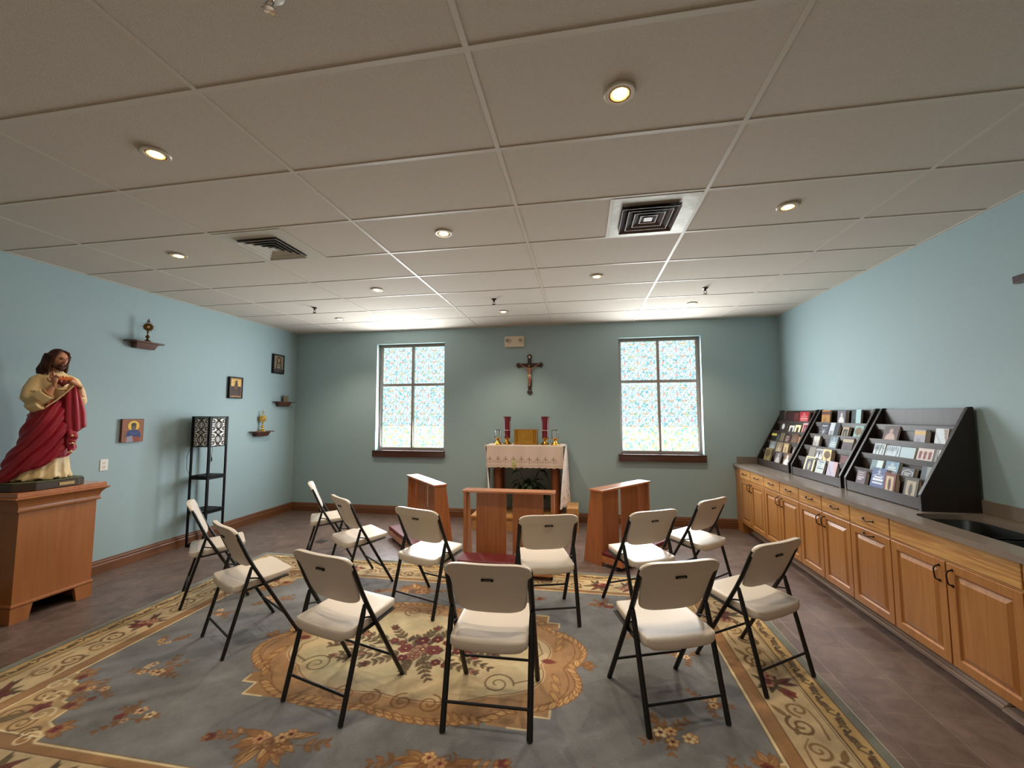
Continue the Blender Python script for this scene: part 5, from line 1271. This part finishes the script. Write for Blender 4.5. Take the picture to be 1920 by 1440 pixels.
def pile(Xa, Ya):
    lum = p.a.mean(-1); 
    return (Xa, Ya, 0.0092+0.0016*np.clip(lum/180.0, 0, 1.2))
painted('pile', p, pile, M_rug, t)
MB().box(0.001, RW-0.001, 0.001, RH-0.001, 0.0005, 0.0085).build('backing', mat('rug_backing', (150, 142, 124), 0.9), t)
e = MB(); 
for (x0, x1, y0, y1) in ((0, RW, -0.006, 0.0), (0, RW, RH, RH+0.006), (-0.006, 0, -0.006, RH+0.006), (RW, RW+0.006, -0.006, RH+0.006)): e.box(x0, x1, y0, y1, 0.0005, 0.0095)
e.build('binding', mat('rug_binding', (158, 154, 140), 0.9), t)
# ------------------------------------------------------------------ statue
t = thing('statue', 'painted statue of a robed bearded man with red mantle and exposed heart on a pedestal', 'statue', (-4.115, 1.40, 1.0105), 0)
SCL = 1.0
M_robe = mat('statue_cream_robe', (224, 198, 148), 0.5, noise=(7, 0.4, (190, 156, 104)), bump=(40, 0.1))
M_mantle = mat('statue_red_mantle', (158, 26, 46), 0.45, noise=(6, 0.4, (124, 18, 34)))
M_skin = mat('statue_skin', (186, 132, 100), 0.45, noise=(20, 0.2, (160, 104, 78)))
M_hair = mat('statue_hair', (66, 38, 26), 0.6, spec=0.2, bump=(60, 0.4))
# base: plinth with cut corners. local axes: +x is the front of the figure, +y its left hand side
m = MB(); P0 = [(-0.17, -0.27), (0.08, -0.27), (0.165, -0.17), (0.165, 0.12), (0.11, 0.195), (-0.17, 0.195)]
m.prism(P0, 'Z', 0.0, 0.058)
bs = m.build('plinth', mat('statue_plinth', (66, 50, 36), 0.5, noise=(12, 0.5, (44, 34, 24))), t, bevel=0.006)
MB().prism([(x*0.97, y*0.97-0.001) for x, y in P0], 'Z', 0.0585, 0.070).build('ground_slab', mat('statue_ground', (86, 92, 62), 0.6, noise=(9, 0.6, (60, 64, 42))), t, bevel=0.004)
MB().box(0.1655, 0.1685, -0.02, 0.085, 0.018, 0.044).build('name_plaque', mat('plaque_brass', (186, 158, 104), 0.35, 0.4), t)
E_ = Vector((0.52, 0.855, 0)).normalized(); G_ = Vector((0.855, -0.52, 0)).normalized()   # across / towards the room
Z0 = 0.068; KE, KZ = 0.70, 1.045
def sec(z):
    T_ = [(0.0, -0.385, 0.205, 0.20), (0.03, -0.365, 0.20, 0.195), (0.06, -0.34, 0.185, 0.185), (0.125, -0.31, 0.175, 0.175), (0.21, -0.265, 0.165, 0.17), (0.28, -0.215, 0.165, 0.165), (0.36, -0.185, 0.165, 0.16), (0.48, -0.165, 0.155, 0.15),
          (0.56, -0.155, 0.145, 0.135), (0.62, -0.15, 0.145, 0.125), (0.70, -0.155, 0.15, 0.125), (0.78, -0.16, 0.155, 0.12), (0.83, -0.15, 0.145, 0.11), (0.865, -0.11, 0.105, 0.085), (0.89, -0.055, 0.06, 0.055), (0.90, -0.04, 0.045, 0.045)]
    for i in range(len(T_)-1):
        if T_[i][0] <= z <= T_[i+1][0]:
            f = (z-T_[i][0])/(T_[i+1][0]-T_[i][0]); return [T_[i][k]*(1-f)+T_[i+1][k]*f for k in (1, 2, 3)]
    return T_[-1][1:]
def body(z, a, off=0.0, fold=0.0, nf=11, ph=0.0):
    """a measured from the across axis; returns point"""
    L, R, D = sec(min(z, 0.90)); c = (L+R)/2; h = (R-L)/2
    rr = 1+fold*(math.sin(nf*a+ph+z*3)*0.6+math.sin(2.3*nf*a+1+z*5)*0.25)
    v = E_*(KE*(c+h*rr*math.cos(a))+off*math.cos(a)) + G_*((0.80*D*rr+off)*math.sin(a)-0.01)
    return (v.x, v.y, Z0+z*KZ)
m = MB()
def PG(u, v):
    z = 0.90*v; fold = 0.085*max(0, 1-v/0.22)+0.008
    zz = z+(0.008*math.sin(22*2*PI*u*0.5) if v < 0.01 else 0)
    return body(zz, 2*PI*u, 0, fold, 13)
m.grid(PG, 120, 46, closed_u=True); m.f.append(tuple(range(119, -1, -1))); m.m.append(0); m.sm.append(True)
n0 = len(m.v)-120; m.f.append(tuple(range(n0, n0+120))); m.m.append(0); m.sm.append(True)
def W3(e, g, z): v = E_*e*KE+G_*(g*0.86); return (v.x, v.y, Z0+z*KZ)
# right sleeve (image left) and left sleeve
m.tube([W3(-0.09, 0.0, 0.835), W3(-0.14, 0.0, 0.80), W3(-0.175, 0.02, 0.73), W3(-0.185, 0.05, 0.665), W3(-0.15, 0.10, 0.635), W3(-0.10, 0.15, 0.66), W3(-0.055, 0.165, 0.695)], [0.046, 0.055, 0.060, 0.063, 0.060, 0.057, 0.054], 20)
m.tube([W3(0.09, 0.0, 0.83), W3(0.15, 0.0, 0.80), W3(0.20, 0.02, 0.72), W3(0.225, 0.05, 0.64), W3(0.225, 0.10, 0.63), W3(0.222, 0.13, 0.68)], [0.042, 0.048, 0.047, 0.046, 0.042, 0.036], 20)
m.tube([W3(-0.10, 0.15, 0.61), W3(-0.17, 0.12, 0.585), W3(-0.14, 0.10, 0.56)], [0.05, 0.05, 0.03], 14)
for k in range(5): m.tube([W3(-0.24+0.03*k, 0.05+0.025*k, 0.70-0.016*k), W3(-0.20+0.03*k, 0.085+0.02*k, 0.61)], [0.016, 0.02], 8)
m.build('robe', M_robe, t, remesh=0.0075)
# sleeve openings
MB().tube([W3(-0.068, 0.166, 0.688), W3(-0.044, 0.172, 0.702)], [0.044, 0.047], 20).build('cuff', mat('statue_cuff', (176, 132, 84), 0.5), t)
# red mantle wrapped round the hips and trailing behind
def PM(u, v):
    a = 2*PI*u; w_ = math.cos(a)
    zu = 0.635+0.085*w_+0.01*math.sin(5*a); zl = 0.115+0.095*w_-0.065*max(0, -w_)**2+0.012*math.sin(7*a)
    z = zl+(zu-zl)*v
    dz = (v*9-3.0*w_)          # diagonal folds that rise to the left hand
    fo = 0.016*math.sin(dz*2.2+2*a)+0.010*math.sin(dz*5+3*a+1)
    off = 0.024+0.014*math.sin(PI*v)+0.55*fo
    if v > 0.97: off -= 0.022
    if v < 0.04: off -= 0.010
    return body(z, a, off, 0.015, 7)
m = MB(); m.grid(PM, 200, 70, closed_u=True)
m.build('mantle', M_mantle, t, solid=0.010)
# the gathered corner carried in the left hand, hanging in front
def PH(u, v):
    z = 0.765-0.36*v-0.05*v*(1-u)*(1 if v > 0.5 else 0.4); wd = 0.010+0.066*min(1, v*1.5)**0.8
    e = 0.165+0.045*v+(u-0.5)*2*wd-0.055*(1-v)*(u < 0.5)*(0.5-u)*2
    g = 0.170-0.012*v+0.007*math.sin(u*15)+0.004*math.cos(u*7)-0.03*(2*u-1)**2
    return W3(e, g, z+0.04*(u-0.5))
MB().grid(PH, 30, 26).build('mantle_fold', M_mantle, t, solid=0.014)
m = MB()
for q, (e0, z0) in enumerate(((0.150, 0.40), (0.185, 0.385), (0.168, 0.35))):
    m.tube([W3(e0, 0.150, z0), W3(e0+0.012, 0.165, z0-0.045), W3(e0-0.008, 0.158, z0-0.09), W3(e0+0.006, 0.164, z0-0.14)], [0.020, 0.024, 0.018, 0.014], 12)
m.build('mantle_tail', M_mantle, t, remesh=0.004)
m = MB()
for z0, e0 in ((0.345, 0.172), (0.285, 0.178), (0.215, 0.172)): m.tube([W3(e0-0.022, 0.178, z0), W3(e0, 0.186, z0+0.008), W3(e0+0.022, 0.178, z0)], [0.006, 0.009, 0.006], 10)
m.build('mantle_lining', M_robe, t)
# diagonal pale hem along the mantle's upper edge
m = MB(); m.tube([W3(-0.06, 0.178, 0.585), W3(0.02, 0.178, 0.64), W3(0.09, 0.172, 0.70), W3(0.155, 0.175, 0.765)], [0.010, 0.013, 0.013, 0.016], 8, flat=(1, 0.5)); m.build('mantle_hem', M_robe, t)
# head (faces the room, turned a little to its left and looking down)
hd = bpy.data.objects.new('head', None); C.objects.link(hd); hd.parent = t
hv = W3(0.015, 0.035, 0.985); hd.location = hv; hd.rotation_euler = (0.0, math.radians(12), math.radians(0)); hd.scale = (1.04, 1.04, 1.06)
def face(u, v):
    a = 2*PI*u; th = PI*v; x = math.sin(th)*math.cos(a); y = math.sin(th)*math.sin(a); z = -math.cos(th)
    rx, ry, rz = 0.062, 0.050, 0.074
    if z < 0: k_ = 1-0.30*(-z)**1.4; ry_ = ry*k_; rx_ = rx*(1-0.12*(-z))
    else: ry_, rx_ = ry, rx
    px_, py_, pz_ = x*rx_, y*ry_, z*rz
    if x > 0.2:
        fr = (x-0.2)/0.8
        px_ += 0.020*fr*math.exp(-(py_/0.0085)**2)*math.exp(-((pz_+0.010)/0.017)**2)*(1.0)         # nose
        px_ += 0.007*fr*math.exp(-(py_/0.006)**2)*math.exp(-((pz_-0.012)/0.018)**2)
        for q in (-1, 1):
            px_ -= 0.009*fr*math.exp(-((py_-q*0.019)/0.011)**2)*math.exp(-((pz_-0.010)/0.009)**2)     # sockets
            px_ += 0.004*fr*math.exp(-((py_-q*0.02)/0.014)**2)*math.exp(-((pz_-0.024)/0.006)**2)     # brows
            px_ += 0.003*fr*math.exp(-((py_-q*0.027)/0.012)**2)*math.exp(-((pz_+0.014)/0.013)**2)    # cheeks
        px_ += 0.006*fr*math.exp(-(py_/0.013)**2)*math.exp(-((pz_+0.036)/0.006)**2)              # mouth
        px_ -= 0.004*fr*math.exp(-(py_/0.014)**2)*math.exp(-((pz_+0.0365)/0.0018)**2)
        px_ += 0.008*fr*math.exp(-(py_/0.013)**2)*math.exp(-((pz_+0.058)/0.010)**2)              # chin
    return (px_, py_, pz_)
m = MB(); m.grid(face, 72, 60, closed_u=True); m.tube([(-0.012, 0, -0.04), (-0.018, 0, -0.11)], [0.034, 0.04], 16); m.build('face', M_skin, hd)
for q in (-1, 1):
    MB().ell((0.050, q*0.019, 0.0085), (0.0075, 0.0085, 0.0055), 12, 8).build('eye', mat('statue_eye', (96, 64, 50), 0.3), hd)
    MB().tube([(0.058, q*0.009, 0.022), (0.0595, q*0.019, 0.025), (0.053, q*0.031, 0.020)], [0.0022, 0.0028, 0.0015], 6).build('eyebrow', M_hair, hd)
MB().tube([(0.0625, -0.011, -0.0375), (0.066, 0, -0.0365), (0.0625, 0.011, -0.0375)], [0.0015, 0.003, 0.0015], 6).build('lips', mat('statue_lips', (158, 78, 66), 0.4), hd)
m = MB()
m.ell((0.036, 0, -0.062), (0.027, 0.030, 0.024), 16, 12)
for q in (-1, 1):
    m.tube([(0.062, q*0.004, -0.029), (0.058, q*0.017, -0.033), (0.050, q*0.025, -0.046)], [0.0045, 0.005, 0.005], 8)
    m.tube([(0.012, q*0.047, -0.018), (0.022, q*0.040, -0.045), (0.038, q*0.022, -0.064)], [0.006, 0.011, 0.013], 8)
    m.tube([(0.050, q*0.007, -0.070), (0.050, q*0.008, -0.092)], [0.012, 0.005], 8)
m.build('beard', M_hair, hd, remesh=0.003)
m = MB(); m.ell((-0.020, 0, 0.018), (0.060, 0.061, 0.070), 24, 16)
rr_ = random.Random(4)
for q in (-1, 1):
    for k in range(8):
        a0 = 0.85+k*0.24
        sx, sy = 0.044*math.cos(a0)*1.0-0.010, q*0.056*math.sin(min(a0, 1.9))
        P_ = []
        for j in range(7):
            f = j/6; P_.append((sx*(1-0.15*f)-0.030*f+0.006*math.sin(j*1.9+k), sy*(1+0.42*f)+q*0.006*math.sin(j*1.6+k), 0.035-0.165*f))
        m.tube(P_, [0.016, 0.0165, 0.0165, 0.016, 0.015, 0.013, 0.007], 8)
    m.tube([(0.022, q*0.008, 0.076), (0.032, q*0.034, 0.060), (0.022, q*0.052, 0.025), (0.010, q*0.056, -0.03), (0.014, q*0.058, -0.08), (0.02, q*0.060, -0.13)], [0.010, 0.012, 0.013, 0.013, 0.012, 0.006], 8)
for k in range(6): m.tube([(-0.046, -0.034+0.0136*k, 0.03), (-0.070, -0.05+0.02*k, -0.06), (-0.085, -0.06+0.024*k, -0.14)], [0.02, 0.022, 0.012], 8)
m.build('hair', M_hair, hd, remesh=0.004)
# hands: palm plus four fingers and thumb fused
def hand(name, base, along, across, curl, s_=1.0):
    A = Vector(along).normalized(); B = Vector(across).normalized(); N = A.cross(B).normalized(); o = Vector(base)
    m = MB(); f = lambda a, b, c: tuple(o+A*a*s_+B*b*s_+N*c*s_)
    m.tube([f(-0.045, 0, 0), f(-0.01, 0, 0), f(0.018, 0, 0), f(0.046, 0, 0)], [0.017*s_, 0.019*s_, 0.026*s_, 0.026*s_], 12, flat=(1, 0.55) if abs(N.z) > 0.7 else (0.8, 0.8))
    for k, (b_, L) in enumerate(((-0.021, 0.040), (-0.007, 0.048), (0.008, 0.045), (0.021, 0.034))):
        P_ = [f(0.036, b_, 0)]; an = 0; x_, n_ = 0.036, 0
        for j in range(3): an += curl[k]; x_ += L*0.42*math.cos(an); n_ += L*0.42*math.sin(an); P_.append(f(x_, b_*1.05, -n_))
        m.tube(P_, [0.0082*s_, 0.0078*s_, 0.007*s_, 0.0055*s_], 8)
    m.tube([f(0.0, -0.018, 0), f(0.02, -0.036, -0.008), f(0.042, -0.040, -0.018)], [0.0095*s_, 0.0085*s_, 0.0065*s_], 8)
    return m.build(name, M_skin, t, remesh=0.0022)
hand('hand', W3(-0.005, 0.185, 0.785), (0.10, -0.12, 1.0), E_, (0.10, 0.12, 0.45, 0.6), 1.0)
hand('hand', W3(0.178, 0.168, 0.775), tuple(-E_*1.0+Vector((0, 0, 0.75))), (0.1, 0, -1), (0.35, 0.4, 0.45, 0.5), 1.0)
MB().tube([W3(-0.045, 0.172, 0.69), W3(-0.018, 0.182, 0.75)], [0.026, 0.018], 12).tube([W3(0.222, 0.13, 0.685), W3(0.210, 0.155, 0.745)], [0.026, 0.018], 12).build('forearms', M_skin, t)
# heart with flames on the chest
HC = W3(0.060, 0.168, 0.785)
m = MB()
for q in (-1, 1): m.ell((HC[0]+E_.x*0.013*q, HC[1]+E_.y*0.013*q, HC[2]+0.006), (0.021, 0.021, 0.022), 14, 10)
m.tube([(HC[0], HC[1], HC[2]), (HC[0], HC[1], HC[2]-0.034)], [0.028, 0.006], 14)
m.build('heart', mat('statue_heart', (96, 26, 26), 0.35), t, remesh=0.004)
m = MB()
for k in range(7):
    a0 = (k-3)*0.34; v0 = Vector(HC)+E_*0.006*(k-3)+Vector((0, 0, 0.022)); v1 = v0+E_*0.05*math.sin(a0)+Vector((0, 0, 0.04*math.cos(a0)))
    m.tube([v0, (v0+v1)/2+E_*0.004, v1], [0.010, 0.009, 0.003], 8)
m.build('flames', mat('statue_flames', (206, 110, 50), 0.4), t)
# crown of rays: soft ring round the heart
m = MB(); P_ = []
for k in range(24):
    a0 = 2*PI*k/24; v0 = Vector(HC)+E_*0.052*math.cos(a0)+Vector((0, 0, 0.052*math.sin(a0)-0.004))-G_*0.012; P_.append(v0)
m.tube(P_, 0.012, 10, closed=True); m.build('opened_robe_edge', M_robe, t)
